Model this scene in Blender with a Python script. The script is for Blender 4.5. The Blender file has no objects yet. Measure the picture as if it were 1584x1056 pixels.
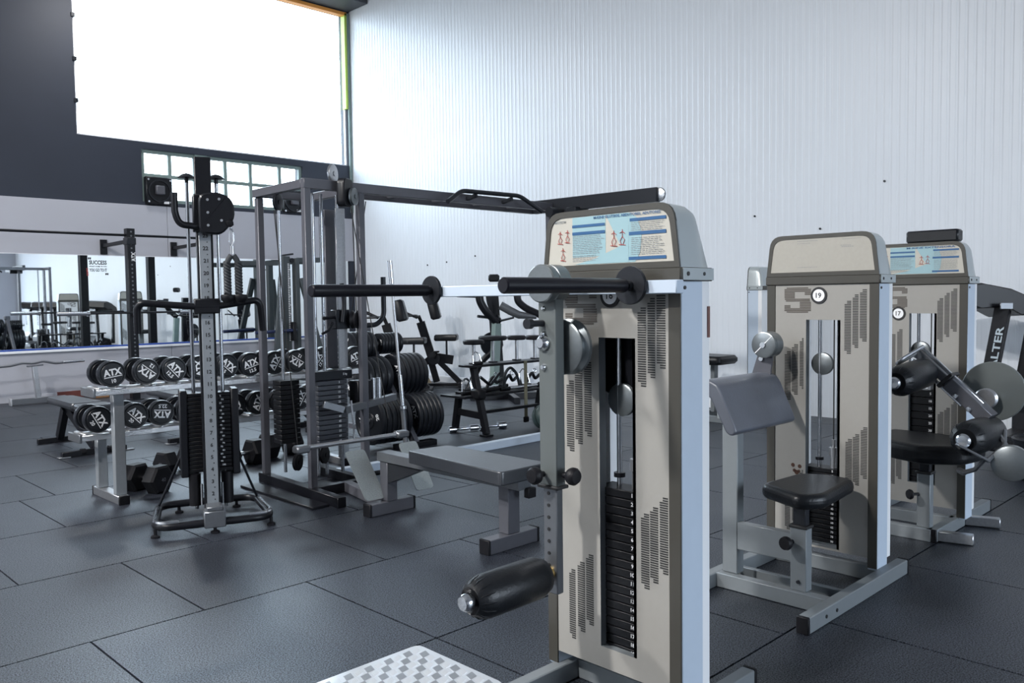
import bpy, bmesh, math, random
from mathutils import Vector, Matrix, Euler
random.seed(7)
SC = bpy.context.scene
COL = SC.collection
PI = math.pi

# ------------------------------------------------------------------ camera
cam_d = bpy.data.cameras.new('camera')
cam = bpy.data.objects.new('camera', cam_d)
COL.objects.link(cam)
YAW, PITCH, ROLL, FPX, CH = 0.780112441, -0.0517588737, -0.0133637761, 1308.62, 1.38095
_f = Vector((math.sin(YAW)*math.cos(PITCH), math.cos(YAW)*math.cos(PITCH), math.sin(PITCH)))
_r = Vector((math.cos(YAW), -math.sin(YAW), 0))
_u = _r.cross(_f)
_r, _u = math.cos(ROLL)*_r+math.sin(ROLL)*_u, -math.sin(ROLL)*_r+math.cos(ROLL)*_u
cam.matrix_world = Matrix(((_r.x, _u.x, -_f.x, 0), (_r.y, _u.y, -_f.y, 0), (_r.z, _u.z, -_f.z, CH), (0, 0, 0, 1)))
cam_d.sensor_width = 36.0
cam_d.lens = 36.0*FPX/1584.0
cam_d.clip_start = 0.05
cam_d.clip_end = 200
SC.camera = cam

# ------------------------------------------------------------------ world, lights, exposure
world = bpy.data.worlds.new('overcast_sky')
SC.world = world
world.use_nodes = True
wn = world.node_tree.nodes
wl_ = world.node_tree.links
w_tc = wn.new('ShaderNodeTexCoord'); w_sep = wn.new('ShaderNodeSeparateXYZ'); w_ramp = wn.new('ShaderNodeValToRGB')
wl_.new(w_tc.outputs['Generated'], w_sep.inputs[0])
w_map = wn.new('ShaderNodeMapRange'); w_map.inputs[1].default_value = -1.0; w_map.inputs[2].default_value = 1.0
wl_.new(w_sep.outputs['Z'], w_map.inputs[0]); wl_.new(w_map.outputs[0], w_ramp.inputs[0])
# overcast sky above the horizon, dull paved ground below it
w_ramp.color_ramp.elements[0].position = 0.495; w_ramp.color_ramp.elements[0].color = (0.12, 0.125, 0.13, 1)
w_ramp.color_ramp.elements[1].position = 0.515; w_ramp.color_ramp.elements[1].color = (0.76, 0.87, 1.0, 1)
wl_.new(w_ramp.outputs[0], wn['Background'].inputs[0])
wn['Background'].inputs[1].default_value = 13.0

def area(name, loc, target, sx, sy, power, color=(1, 1, 1), portal=False, spread=None):
    d = bpy.data.lights.new(name, 'AREA')
    d.shape = 'RECTANGLE'; d.size = sx; d.size_y = sy; d.energy = power; d.color = color
    if spread: d.spread = spread
    o = bpy.data.objects.new(name, d); COL.objects.link(o)
    o.location = loc
    o.rotation_euler = (Vector(target)-Vector(loc)).to_track_quat('-Z', 'Y').to_euler()
    if portal: d.cycles.is_portal = True
    return o
# daylight arrives only through the window openings of the hall
area('window_daylight', (6.7, 13.60, 5.26), (6.7, 0, 5.26), 4.75, 2.8, 100, portal=True)
area('strip_window_daylight', (6.63, 13.60, 3.33), (6.63, 0, 3.33), 2.8, 0.85, 100, portal=True)
area('rear_door_daylight', (5.0, -8.9, 2.2), (5.0, 8, 2.2), 6.2, 4.0, 100, portal=True)
area('side_window_daylight', (-6.9, 8.75, 5.15), (8, 8.75, 5.15), 3.5, 1.7, 100, portal=True)
SC.view_settings.view_transform = 'Standard'
SC.view_settings.look = 'None'
SC.view_settings.exposure = 0.0
SC.view_settings.gamma = 1.0
SC.view_settings.use_curve_mapping = False
SC.cycles.use_denoising = True
SC.cycles.max_bounces = 8
SC.cycles.diffuse_bounces = 5
SC.cycles.glossy_bounces = 4
SC.cycles.sample_clamp_indirect = 6.0

# ------------------------------------------------------------------ materials
M = {}
def mat(name, col, rough=0.5, metal=0.0, spec=0.5, noise=None, bump=None, coat=0.0):
    """noise=(scale, amount[, second colour]); bump=(scale, strength)"""
    m = bpy.data.materials.new(name); m.use_nodes = True
    nt = m.node_tree; b = nt.nodes['Principled BSDF']
    b.inputs['Base Color'].default_value = (*col, 1)
    b.inputs['Roughness'].default_value = rough
    b.inputs['Metallic'].default_value = metal
    b.inputs['Specular IOR Level'].default_value = spec
    if coat: b.inputs['Coat Weight'].default_value = coat; b.inputs['Coat Roughness'].default_value = 0.15
    if noise or bump:
        tc = nt.nodes.new('ShaderNodeTexCoord')
    if noise:
        n = nt.nodes.new('ShaderNodeTexNoise'); n.inputs['Scale'].default_value = noise[0]; n.inputs['Detail'].default_value = 6
        nt.links.new(tc.outputs['Object'], n.inputs['Vector'])
        mx = nt.nodes.new('ShaderNodeMix'); mx.data_type = 'RGBA'
        c2 = noise[2] if len(noise) > 2 else tuple(min(1, c*(1+noise[1])) for c in col)
        c1 = col if len(noise) > 2 else tuple(c*(1-noise[1]) for c in col)
        mx.inputs[6].default_value = (*c1, 1); mx.inputs[7].default_value = (*c2, 1)
        nt.links.new(n.outputs['Fac'], mx.inputs[0]); nt.links.new(mx.outputs[2], b.inputs['Base Color'])
    if bump:
        n2 = nt.nodes.new('ShaderNodeTexNoise'); n2.inputs['Scale'].default_value = bump[0]; n2.inputs['Detail'].default_value = 4
        nt.links.new(tc.outputs['Object'], n2.inputs['Vector'])
        bp = nt.nodes.new('ShaderNodeBump'); bp.inputs['Strength'].default_value = bump[1]; bp.inputs['Distance'].default_value = 0.01
        nt.links.new(n2.outputs['Fac'], bp.inputs['Height']); nt.links.new(bp.outputs['Normal'], b.inputs['Normal'])
    M[name] = m
    return m
def emis(name, col, s):
    m = bpy.data.materials.new(name); m.use_nodes = True
    nt = m.node_tree; b = nt.nodes['Principled BSDF']
    b.inputs['Base Color'].default_value = (0.8, 0.8, 0.8, 1)
    b.inputs['Emission Color'].default_value = (*col, 1); b.inputs['Emission Strength'].default_value = s
    M[name] = m
def rubber_floor():
    m = bpy.data.materials.new('rubber_tile'); m.use_nodes = True
    nt = m.node_tree; b = nt.nodes['Principled BSDF']; L = nt.links
    tc = nt.nodes.new('ShaderNodeTexCoord'); oi = nt.nodes.new('ShaderNodeObjectInfo'); geo = nt.nodes.new('ShaderNodeNewGeometry')
    n1 = nt.nodes.new('ShaderNodeTexNoise'); n1.inputs['Scale'].default_value = 170; n1.inputs['Detail'].default_value = 3
    n2 = nt.nodes.new('ShaderNodeTexNoise'); n2.inputs['Scale'].default_value = 1.6; n2.inputs['Detail'].default_value = 5
    L.new(geo.outputs['Position'], n1.inputs['Vector']); L.new(geo.outputs['Position'], n2.inputs['Vector'])
    r1 = nt.nodes.new('ShaderNodeValToRGB')
    r1.color_ramp.elements[0].position = 0.44; r1.color_ramp.elements[0].color = (0.0015, 0.0018, 0.003, 1)
    r1.color_ramp.elements[1].position = 0.64; r1.color_ramp.elements[1].color = (0.024, 0.029, 0.045, 1)
    L.new(n1.outputs['Fac'], r1.inputs[0])
    mx = nt.nodes.new('ShaderNodeMix'); mx.data_type = 'RGBA'; mx.blend_type = 'MULTIPLY'
    r2 = nt.nodes.new('ShaderNodeValToRGB')
    r2.color_ramp.elements[0].position = 0.3; r2.color_ramp.elements[0].color = (0.62, 0.62, 0.64, 1)
    r2.color_ramp.elements[1].position = 0.7; r2.color_ramp.elements[1].color = (1.25, 1.25, 1.27, 1)
    L.new(n2.outputs['Fac'], r2.inputs[0])
    mx.inputs[0].default_value = 1.0
    L.new(r1.outputs[0], mx.inputs[6]); L.new(r2.outputs[0], mx.inputs[7])
    mm = nt.nodes.new('ShaderNodeMix'); mm.data_type = 'RGBA'; mm.blend_type = 'MULTIPLY'; mm.inputs[0].default_value = 1.0
    rr = nt.nodes.new('ShaderNodeMapRange'); rr.inputs[3].default_value = 0.82; rr.inputs[4].default_value = 1.15
    L.new(oi.outputs['Random'], rr.inputs[0]); L.new(mx.outputs[2], mm.inputs[6])
    cc = nt.nodes.new('ShaderNodeCombineColor')
    for k in range(3): L.new(rr.outputs[0], cc.inputs[k])
    L.new(cc.outputs[0], mm.inputs[7])
    L.new(mm.outputs[2], b.inputs['Base Color'])
    mr = nt.nodes.new('ShaderNodeMapRange'); mr.inputs[3].default_value = 0.36; mr.inputs[4].default_value = 0.56
    L.new(n2.outputs['Fac'], mr.inputs[0]); L.new(mr.outputs[0], b.inputs['Roughness'])
    sm = nt.nodes.new('ShaderNodeMapRange'); sm.inputs[1].default_value = 0.36; sm.inputs[2].default_value = 0.66; sm.inputs[3].default_value = 0.25; sm.inputs[4].default_value = 2.1
    L.new(n1.outputs['Fac'], sm.inputs[0]); L.new(sm.outputs[0], b.inputs['Specular IOR Level'])
    b.inputs['Specular Tint'].default_value = (0.84, 0.92, 1.0, 1)
    bp = nt.nodes.new('ShaderNodeBump'); bp.inputs['Strength'].default_value = 0.25; bp.inputs['Distance'].default_value = 0.004
    L.new(n1.outputs['Fac'], bp.inputs['Height']); L.new(bp.outputs['Normal'], b.inputs['Normal'])
    M['rubber_tile'] = m
rubber_floor()
mat('joint', (0.004, 0.004, 0.005), 0.9, spec=0.1)
mat('wall_white', (0.665, 0.70, 0.745), 0.33, spec=0.28, noise=(1.2, 0.03))
mat('wall_dark', (0.018, 0.024, 0.040), 0.6, noise=(2.0, 0.15))
mat('wall_grey', (0.40, 0.41, 0.46), 0.55, noise=(1.5, 0.05))
mat('ceiling', (0.55, 0.56, 0.58), 0.7)
mat('soffit', (0.05, 0.055, 0.065), 0.6)
mat('trim_green', (0.17, 0.23, 0.22), 0.5)
mat('trim_lime', (0.45, 0.62, 0.10), 0.4)
mat('trim_orange', (0.85, 0.36, 0.08), 0.4)
mat('skirt_red', (0.12, 0.03, 0.025), 0.6)
mat('mirror', (0.90, 0.94, 0.95), 0.015, metal=1.0)
mat('white_trim', (0.78, 0.80, 0.84), 0.4)
mat('reflection_blue', (0.03, 0.08, 0.35), 0.4)  # colour of the blue band reflected along the mirror foot
mat('panel_beige', (0.290, 0.282, 0.262), 0.48, noise=(40, 0.03))
mat('panel_white', (0.78, 0.79, 0.80), 0.4)
mat('vinyl_sheen_tone', (0.020, 0.023, 0.029), 0.34, spec=1.0, noise=(6, 0.35), bump=(60, 0.08))  # base tone and gloss raised so the bench pads show a sheen
mat('arm_vinyl', (0.075, 0.084, 0.105), 0.36, spec=0.7, noise=(5, 0.4), bump=(60, 0.08))  # vinyl base lightened to put a sheen on the arm pad
mat('paint_silver', (0.185, 0.205, 0.218), 0.40, metal=0.15, noise=(30, 0.05))
mat('paint_blue', (0.50, 0.58, 0.68), 0.42, metal=0.1, noise=(20, 0.03))
mat('cap_grey', (0.40, 0.44, 0.45), 0.3, metal=0.25)
mat('bronze_dark', (0.055, 0.052, 0.044), 0.40, metal=0.2)
mat('placard', (0.45, 0.435, 0.385), 0.4)
mat('placard_plain', (0.36, 0.345, 0.305), 0.45, noise=(60, 0.06))
mat('print_light_blue', (0.27, 0.42, 0.46), 0.4)
mat('print_blue', (0.02, 0.09, 0.22), 0.4)
mat('print_grey', (0.22, 0.24, 0.25), 0.5)
mat('print_red', (0.45, 0.06, 0.05), 0.5)
mat('ink_black', (0.012, 0.012, 0.013), 0.5)
mat('rod_steel', (0.40, 0.42, 0.45), 0.26, metal=1.0)
mat('logo_brown', (0.085, 0.072, 0.060), 0.5)
mat('slot_dark', (0.02, 0.02, 0.02), 0.6)
mat('ink_white', (0.82, 0.83, 0.85), 0.5)
mat('black_paint', (0.006, 0.0065, 0.009), 0.34, spec=0.28, noise=(30, 0.2))
mat('grey_paint', (0.088, 0.090, 0.105), 0.36, metal=0.2, noise=(25, 0.08))
mat('dark_steel', (0.020, 0.022, 0.027), 0.36, metal=0.3, spec=0.3)
mat('gun_steel', (0.15, 0.16, 0.175), 0.33, metal=0.6, noise=(50, 0.1))
mat('face_steel', (0.25, 0.27, 0.29), 0.42, metal=0.35, noise=(40, 0.08))
mat('rack_green', (0.040, 0.050, 0.055), 0.42)
mat('navy', (0.012, 0.020, 0.07), 0.4)
mat('chrome', (0.72, 0.74, 0.77), 0.20, metal=1.0)
mat('hub_steel', (0.20, 0.22, 0.23), 0.36, metal=0.75, noise=(60, 0.1))
mat('steel_worn', (0.50, 0.51, 0.53), 0.32, metal=0.9, noise=(70, 0.2))
mat('aluminium', (0.62, 0.63, 0.65), 0.35, metal=0.85, bump=(120, 0.4))
mat('plate_alu', (0.33, 0.36, 0.36), 0.42, metal=0.6, noise=(150, 0.25), bump=(160, 0.5))
mat('tread', (0.74, 0.75, 0.77), 0.30, metal=0.75)
mat('tread_dark', (0.42, 0.43, 0.45), 0.38, metal=0.8)
mat('vinyl', (0.007, 0.008, 0.010), 0.36, spec=0.32, bump=(90, 0.12))
mat('vinyl_sheen', (0.013, 0.015, 0.019), 0.30, spec=0.8, bump=(60, 0.08))
mat('rubber', (0.006, 0.006, 0.008), 0.5, spec=0.22, bump=(200, 0.1))
mat('stack_black', (0.005, 0.0055, 0.007), 0.42, spec=0.2)
mat('stack_grey', (0.055, 0.06, 0.072), 0.4)
mat('plate_rubber', (0.008, 0.0095, 0.013), 0.36, spec=0.36)
mat('grip', (0.006, 0.006, 0.010), 0.33, spec=0.35)
mat('rust', (0.07, 0.03, 0.018), 0.8)
mat('teal_paint', (0.115, 0.130, 0.130), 0.38, metal=0.15)
mat('screen_black', (0.006, 0.006, 0.007), 0.08)
mat('rope', (0.03, 0.033, 0.038), 0.7, noise=(80, 0.4))
mat('cardboard', (0.30, 0.22, 0.12), 0.8)
mat('wood', (0.28, 0.15, 0.07), 0.6)
mat('cyan_tape', (0.02, 0.42, 0.62), 0.5)
mat('ball_green', (0.035, 0.06, 0.06), 0.45)
mat('brown_patch', (0.16, 0.07, 0.055), 0.6)
mat('gold', (0.55, 0.38, 0.14), 0.35, metal=0.8)
mat('strap', (0.16, 0.15, 0.10), 0.8)
emis('lamp_glow', (1.0, 0.97, 0.93), 30.0)
def glass():
    m = bpy.data.materials.new('window_glass'); m.use_nodes = True
    nt = m.node_tree; nt.nodes.clear()
    o = nt.nodes.new('ShaderNodeOutputMaterial'); t = nt.nodes.new('ShaderNodeBsdfTransparent'); g = nt.nodes.new('ShaderNodeBsdfGlossy')
    t.inputs[0].default_value = (0.95, 0.98, 0.98, 1); g.inputs['Roughness'].default_value = 0.05
    mx = nt.nodes.new('ShaderNodeMixShader'); mx.inputs[0].default_value = 0.06
    nt.links.new(t.outputs[0], mx.inputs[1]); nt.links.new(g.outputs[0], mx.inputs[2]); nt.links.new(mx.outputs[0], o.inputs[0])
    M['window_glass'] = m
glass()

# ------------------------------------------------------------------ mesh building
V = Vector
def frame_of(d, up=None):
    d = V(d).normalized()
    up = V(up) if up is not None else (V((0, 0, 1)) if abs(d.z) < 0.95 else V((1, 0, 0)))
    s = d.cross(up)
    if s.length < 1e-6: s = d.cross(V((0, 1, 0)))
    s.normalize(); u = s.cross(d).normalized()
    return d, s, u
class MB:
    def __init__(s): s.v = []; s.f = []
    def add(s, vs, fs):
        n = len(s.v); s.v += [V(p) for p in vs]; s.f += [tuple(i+n for i in f) for f in fs]; return s
    def obox(s, c, ax, ay, az, hx, hy, hz, b=0.0):
        """oriented box, chamfer b"""
        c = V(c); ax, ay, az = V(ax), V(ay), V(az)
        if b <= 0:
            vs = [c+ax*(x*hx)+ay*(y*hy)+az*(z*hz) for z in (-1, 1) for y in (-1, 1) for x in (-1, 1)]
            return s.add(vs, [(0, 2, 3, 1), (4, 5, 7, 6), (0, 1, 5, 4), (2, 6, 7, 3), (0, 4, 6, 2), (1, 3, 7, 5)])
        b = min(b, hx*.9, hy*.9, hz*.9)
        vs = []; idx = {}
        for x in (-1, 1):
            for y in (-1, 1):
                for z in (-1, 1):
                    for k in range(3):
                        h = [hx-b, hy-b, hz-b]; h[k] += b
                        idx[(x, y, z, k)] = len(vs)
                        vs.append(c+ax*(x*h[0])+ay*(y*h[1])+az*(z*h[2]))
        fs = []
        for k in range(3):
            a, d = (k+1) % 3, (k+2) % 3
            for sg in (-1, 1):
                q = []
                for (i, j) in ((-1, -1), (1, -1), (1, 1), (-1, 1)):
                    t = [0, 0, 0]; t[k] = sg; t[a] = i; t[d] = j
                    q.append(idx[(*t, k)])
                fs.append(tuple(q if sg > 0 else q[::-1]))
        for k in range(3):
            a, d = (k+1) % 3, (k+2) % 3
            for i in (-1, 1):
                for j in (-1, 1):
                    t0 = [0, 0, 0]; t0[k] = -1; t0[a] = i; t0[d] = j
                    t1 = list(t0); t1[k] = 1
                    q = [idx[(*t0, a)], idx[(*t1, a)], idx[(*t1, d)], idx[(*t0, d)]]
                    fs.append(tuple(q if i*j < 0 else q[::-1]))
        for x in (-1, 1):
            for y in (-1, 1):
                for z in (-1, 1):
                    q = [idx[(x, y, z, 0)], idx[(x, y, z, 1)], idx[(x, y, z, 2)]]
                    fs.append(tuple(q if x*y*z > 0 else q[::-1]))
        return s.add(vs, fs)
    def box(s, x0, x1, y0, y1, z0, z1, b=0.0):
        return s.obox(((x0+x1)/2, (y0+y1)/2, (z0+z1)/2), (1, 0, 0), (0, 1, 0), (0, 0, 1), abs(x1-x0)/2, abs(y1-y0)/2, abs(z1-z0)/2, b)
    def bar(s, p, q, w, h, up=None, b=0.003):
        p, q = V(p), V(q); d, sd, u = frame_of(q-p, up)
        return s.obox((p+q)/2, d, sd, u, (q-p).length/2, w/2, h/2, b)
    def cyl(s, p, q, r, n=16, r2=None, b=0.0):
        p, q = V(p), V(q); L = (q-p).length; r2 = r if r2 is None else r2
        pr = [(0, 0), (r, 0), (r2, L), (0, L)] if b <= 0 else [(0, 0), (r-b, 0), (r, b), (r2, L-b), (r2-b, L), (0, L)]
        return s.lathe(pr, p, q-p, n)
    def lathe(s, prof, o, axis, n=16):
        o = V(o); d, a, u = frame_of(axis); rows = []; vs = []; fs = []
        for (r, h) in prof:
            if r < 1e-7: rows.append([len(vs)]); vs.append(o+d*h)
            else:
                rows.append(list(range(len(vs), len(vs)+n)))
                vs += [o+d*h+a*(r*math.cos(2*PI*k/n))+u*(r*math.sin(2*PI*k/n)) for k in range(n)]
        for A, B in zip(rows, rows[1:]):
            for k in range(n):
                l = (k+1) % n
                if len(A) == 1 and len(B) == 1: break
                if len(A) == 1: fs.append((A[0], B[l], B[k]))
                elif len(B) == 1: fs.append((A[k], A[l], B[0]))
                else: fs.append((A[k], A[l], B[l], B[k]))
        return s.add(vs, fs)
    def tube(s, pts, r, n=10, fillet=0.0, closed=False, seg=5):
        P = [V(p) for p in pts]
        if fillet > 0:
            Q = []; m = len(P)
            for i in range(m):
                if not closed and i in (0, m-1): Q.append(P[i]); continue
                a, b, c = P[i-1], P[i], P[(i+1) % m]
                f = min(fillet, (a-b).length*.48, (c-b).length*.48)
                s0 = b+(a-b).normalized()*f; s1 = b+(c-b).normalized()*f
                for k in range(seg+1):
                    t = k/seg; Q.append(s0*(1-t)**2+b*2*t*(1-t)+s1*t*t)
            P = Q
        m = len(P); vs = []; fs = []; nrm = None
        for i in range(m):
            if closed: t = (P[(i+1) % m]-P[i-1])
            else: t = (P[min(i+1, m-1)]-P[max(i-1, 0)])
            t.normalize()
            if nrm is None: nrm = frame_of(t)[1]
            nrm = (nrm-t*nrm.dot(t)).normalized(); bn = t.cross(nrm)
            rr = r[i] if isinstance(r, (list, tuple)) else r
            vs += [P[i]+nrm*(rr*math.cos(2*PI*k/n))+bn*(rr*math.sin(2*PI*k/n)) for k in range(n)]
        for i in range(m if closed else m-1):
            j = (i+1) % m
            for k in range(n):
                l = (k+1) % n
                fs.append((i*n+k, i*n+l, j*n+l, j*n+k))
        if not closed:
            fs.append(tuple(range(n))[::-1]); fs.append(tuple((m-1)*n+k for k in range(n)))
        return s.add(vs, fs)
    def prism(s, poly, o, ux, uy, ext, inset=0.0):
        """poly (2d, counter clockwise seen against ext) extruded by ext; inset chamfers the far face"""
        o, ux, uy, ext = V(o), V(ux), V(uy), V(ext); n = len(poly)
        A = [o+ux*x+uy*y for x, y in poly]
        vs = A[:]; rows = [0]
        if inset > 0:
            cx = sum(p[0] for p in poly)/n; cy = sum(p[1] for p in poly)/n
            e = ext.normalized()
            def ins(k):
                x, y = poly[k]; d = math.hypot(x-cx, y-cy); t = 1-inset/max(d, 1e-6)
                return o+ux*(cx+(x-cx)*t)+uy*(cy+(y-cy)*t)
            vs = [ins(k) for k in range(n)]+[a+e*inset for a in A]+[a+ext-e*inset for a in A]+[ins(k)+ext for k in range(n)]
            R = 4
        else:
            vs = A+[a+ext for a in A]; R = 2
        fs = [tuple(range(n))[::-1], tuple((R-1)*n+k for k in range(n))]
        for i in range(R-1):
            for k in range(n):
                l = (k+1) % n
                fs.append((i*n+k, i*n+l, (i+1)*n+l, (i+1)*n+k))
        return s.add(vs, fs)
    def plate_hole(s, x0, x1, y0, y1, hx0, hx1, hy0, hy1, o, ux, uy, ext):
        """rectangular plate with one rectangular hole"""
        for (a, b, c, d) in ((x0, hx0, y0, y1), (hx1, x1, y0, y1), (hx0, hx1, y0, hy0), (hx0, hx1, hy1, y1)):
            if b-a > 1e-6 and d-c > 1e-6:
                s.prism([(a, c), (b, c), (b, d), (a, d)], o, ux, uy, ext)
        return s
    def mesh(s, name, off=None, smooth=True):
        me = bpy.data.meshes.new(name)
        vs = [v-off for v in s.v] if off is not None else s.v
        me.from_pydata([tuple(v) for v in vs], [], s.f); me.update()
        bm = bmesh.new(); bm.from_mesh(me); bmesh.ops.recalc_face_normals(bm, faces=bm.faces[:]); bm.to_mesh(me); bm.free()
        if smooth:
            for p in me.polygons: p.use_smooth = True
            me.set_sharp_from_angle(angle=math.radians(38))
        return me
_tc = {}
def text_geo(body, bold=0.0):
    """flat glyph geometry of a string: height about 1, centred"""
    if (body, bold) in _tc: return _tc[(body, bold)]
    cu = bpy.data.curves.new('lettering', 'FONT'); cu.body = body; cu.size = 1.0; cu.align_x = 'CENTER'; cu.align_y = 'CENTER'
    cu.resolution_u = 2; cu.offset = bold
    o = bpy.data.objects.new('lettering', cu); COL.objects.link(o)
    dg = bpy.context.evaluated_depsgraph_get(); dg.update()
    ev = o.evaluated_get(dg); me = ev.to_mesh()
    vs = [tuple(v.co) for v in me.vertices]; fs = [tuple(p.vertices) for p in me.polygons]
    ev.to_mesh_clear(); bpy.data.objects.remove(o); bpy.data.curves.remove(cu)
    if vs:
        x0 = min(v[0] for v in vs); x1 = max(v[0] for v in vs); y0 = min(v[1] for v in vs); y1 = max(v[1] for v in vs)
        vs = [((v[0]-(x0+x1)/2)/(y1-y0), (v[1]-(y0+y1)/2)/(y1-y0)) for v in vs]
        w = (x1-x0)/(y1-y0)
    _tc[(body, bold)] = (vs, fs, w)
    return _tc[(body, bold)]
def add_text(mb, body, o, ux, uy, h, width=None, bold=0.02):
    vs, fs, w = text_geo(body, bold)
    o, ux, uy = V(o), V(ux), V(uy)
    sx = h if width is None else width/w
    mb.add([o+ux*(x*sx)+uy*(y*h) for x, y in vs], fs)
    return mb

# ------------------------------------------------------------------ scene graph
def tag(o, label=None, cat=None, group=None, kind=None):
    if label: o['label'] = label
    if cat: o['category'] = cat
    if group: o['group'] = group
    if kind: o['kind'] = kind
    return o
def thing(name, label, cat, loc=(0, 0, 0), rz=0.0, group=None):
    o = bpy.data.objects.new(name, None); o.empty_display_size = 0.1
    COL.objects.link(o); o.location = loc; o.rotation_euler = (0, 0, rz)
    o['off'] = tuple(loc)
    return tag(o, label, cat, group)
def part(name, mb, m, parent=None, world=True, smooth=True):
    """links the collected shapes as one mesh; with world=True they were given in world space"""
    root = parent
    while root is not None and root.parent is not None: root = root.parent
    off = V(root['off']) if (root is not None and world and 'off' in root) else None
    me = mb.mesh(name, off, smooth) if isinstance(mb, MB) else mb
    if not me.materials: me.materials.append(M[m])
    o = bpy.data.objects.new(name, me); COL.objects.link(o)
    if parent is not None: o.parent = parent
    return o
def soft(o, w, seg=4):
    m = o.modifiers.new('rounded_edges', 'BEVEL'); m.width = w; m.segments = seg; m.limit_method = 'ANGLE'; m.angle_limit = math.radians(30)
    return o
def single(name, mb, m, label, cat, group=None, loc=None, smooth=True):
    loc = V(loc) if loc is not None else sum(mb.v, V())/len(mb.v)
    if loc is not None:
        z = min(v.z for v in mb.v); loc = V((loc.x, loc.y, z))
    me = mb.mesh(name, loc, smooth); me.materials.append(M[m])
    o = bpy.data.objects.new(name, me); COL.objects.link(o); o.location = loc
    return tag(o, label, cat, group)
def struct(name, mb, m, parent=None, smooth=False):
    me = mb.mesh(name, None, smooth); me.materials.append(M[m])
    o = bpy.data.objects.new(name, me); COL.objects.link(o)
    if parent is not None: o.parent = parent
    else: o['kind'] = 'structure'
    return o
def copy_tree(o, parent=None):
    c = o.copy(); COL.objects.link(c); c.parent = parent
    for ch in o.children: copy_tree(ch, c)
    return c
X1, Y1, Z1 = V((1, 0, 0)), V((0, 1, 0)), V((0, 0, 1))

# ================================================================== THE HALL
XR, YB, HT = 9.1, 13.37, 8.2
XL, YF = -6.6, -8.6
fl = struct('floor', MB().box(XL, XR, YF, YB, -0.12, -0.022), 'joint')
ROWOFF = {-4: .39, -3: .149, -2: .149, -1: .631, 0: .1445, 1: .666, 2: .900, 3: .371}
tile_me = MB().box(-0.4955, 0.4955, -0.4955, 0.4955, -0.022, 0.0, 0.0).mesh('rubber_tile', None, False)
tile_me.materials.append(M['rubber_tile'])
half = {}
def tile(x0, x1, y0, y1):
    full = abs(x1-x0-1) < 1e-4 and abs(y1-y0-1) < 1e-4
    if full: me = tile_me
    else:
        me = MB().box(-(x1-x0)/2+.003, (x1-x0)/2-.003, -(y1-y0)/2+.003, (y1-y0)/2-.003, -0.022, 0.0, 0.0).mesh('rubber_tile', None, False)
        me.materials.append(M['rubber_tile'])
    o = bpy.data.objects.new('rubber_tile', me); COL.objects.link(o); o.parent = fl
    o.location = ((x0+x1)/2, (y0+y1)/2, random.uniform(-.0004, .0004))
far = MB()
for k in range(-13, 9):
    y0 = 4.633+k; y1 = min(y0+1, YB); y0 = max(y0, YF)
    off = ROWOFF.get(k, .15 if k % 2 else .64)
    x = math.floor(XL-off)+off
    while x < XR-1e-6:
        a, b = max(x, XL), min(x+1, XR); x += 1
        if b-a < 1e-3 or y1-y0 < 1e-3: continue
        yc, xc = (y0+y1)/2, (a+b)/2
        ang = math.degrees(math.atan2(xc, yc)) if yc > 0 else 999
        if yc > -0.6 and xc > -0.6 and (8 < ang < 84 or (xc*xc+yc*yc) < 4):
            tile(a, b, y0, y1)
        else:
            far.box(a+.003, b-.003, y0+.003, y1-.003, -0.022, 0.0)
tag(struct('rubber_tiles_elsewhere', far, 'rubber_tile', fl), kind='stuff')

# right wall: one skin of narrow vertical ribs
wr = MB()
yy = YF; pts = []
while yy < YB-1e-6:
    for (dy, dx) in ((0, 0), (.046, 0), (.056, -.0030), (.070, -.0030)):
        if yy+dy < YB: pts.append((yy+dy, dx))
    yy += 0.08
pts.append((YB, 0))
vs = []; fs = []
for (y, dx) in pts: vs += [(XR+dx, y, 0), (XR+dx, y, HT)]
for i in range(len(pts)-1): fs.append((2*i, 2*i+1, 2*i+3, 2*i+2))
wr.add(vs, fs); wr.box(XR+.006, XR+.16, YF, YB+.2, 0, HT)
struct('wall_right', wr, 'wall_white')
# back wall around its two window openings
WX0, WX1, WZ0, WZ1 = 4.317, 9.04, 3.86, 6.64
SX0, SX1, SZ0, SZ1 = 5.235, 8.045, 2.945, 3.755
wb = MB()
for (a, b, c, d) in ((XL, WX0, 2.885, HT), (WX0, XR, WZ1, HT), (WX1, XR, 2.885, WZ1), (WX0, SX0, 2.885, WZ0), (SX1, WX1, 2.885, WZ0), (SX0, SX1, SZ1, WZ0), (SX0, SX1, 2.885, SZ0)):
    wb.box(a, b, YB, YB+.25, c, d)
wbo = struct('wall_back', wb, 'wall_dark')
wp = MB()
for (a, b) in ((XL, 2.85), (2.85, 5.60), (5.60, 8.35), (8.35, XR)):
    struct('lower_wall_panel', MB().box(a+.003, b-.003, YB-.02, YB+.25, 2.10, 2.885, .004), 'wall_grey', wbo)
    struct('lower_wall_panel', MB().box(a+.003, b-.003, YB-.02, YB+.25, 0, 0.70, .004), 'wall_grey', wbo)
struct('mirror_backing', MB().box(XL, XR, YB+.005, YB+.25, 0.70, 2.10), 'wall_dark', wbo)
bb = struct('baseboard_back', MB().box(XL, 3.9, YB-.035, YB-.02, 0, 0.09, .003), 'wall_grey')
struct('trim_1', MB().box(1.0, XR-.01, YB-.06, YB-.02, 0.685, 0.72, .004), 'white_trim')
struct('trim_2', MB().box(3.9, 5.2, YB-.035, YB-.02, 0.0, 0.10, .003), 'skirt_red')
struct('painted_reflection', MB().box(1.0, XR-.01, YB-.05, YB-.021, 0.721, 0.745, .003), 'reflection_blue')  # strip added to stand for a blue reflection low in the mirrors
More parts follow.
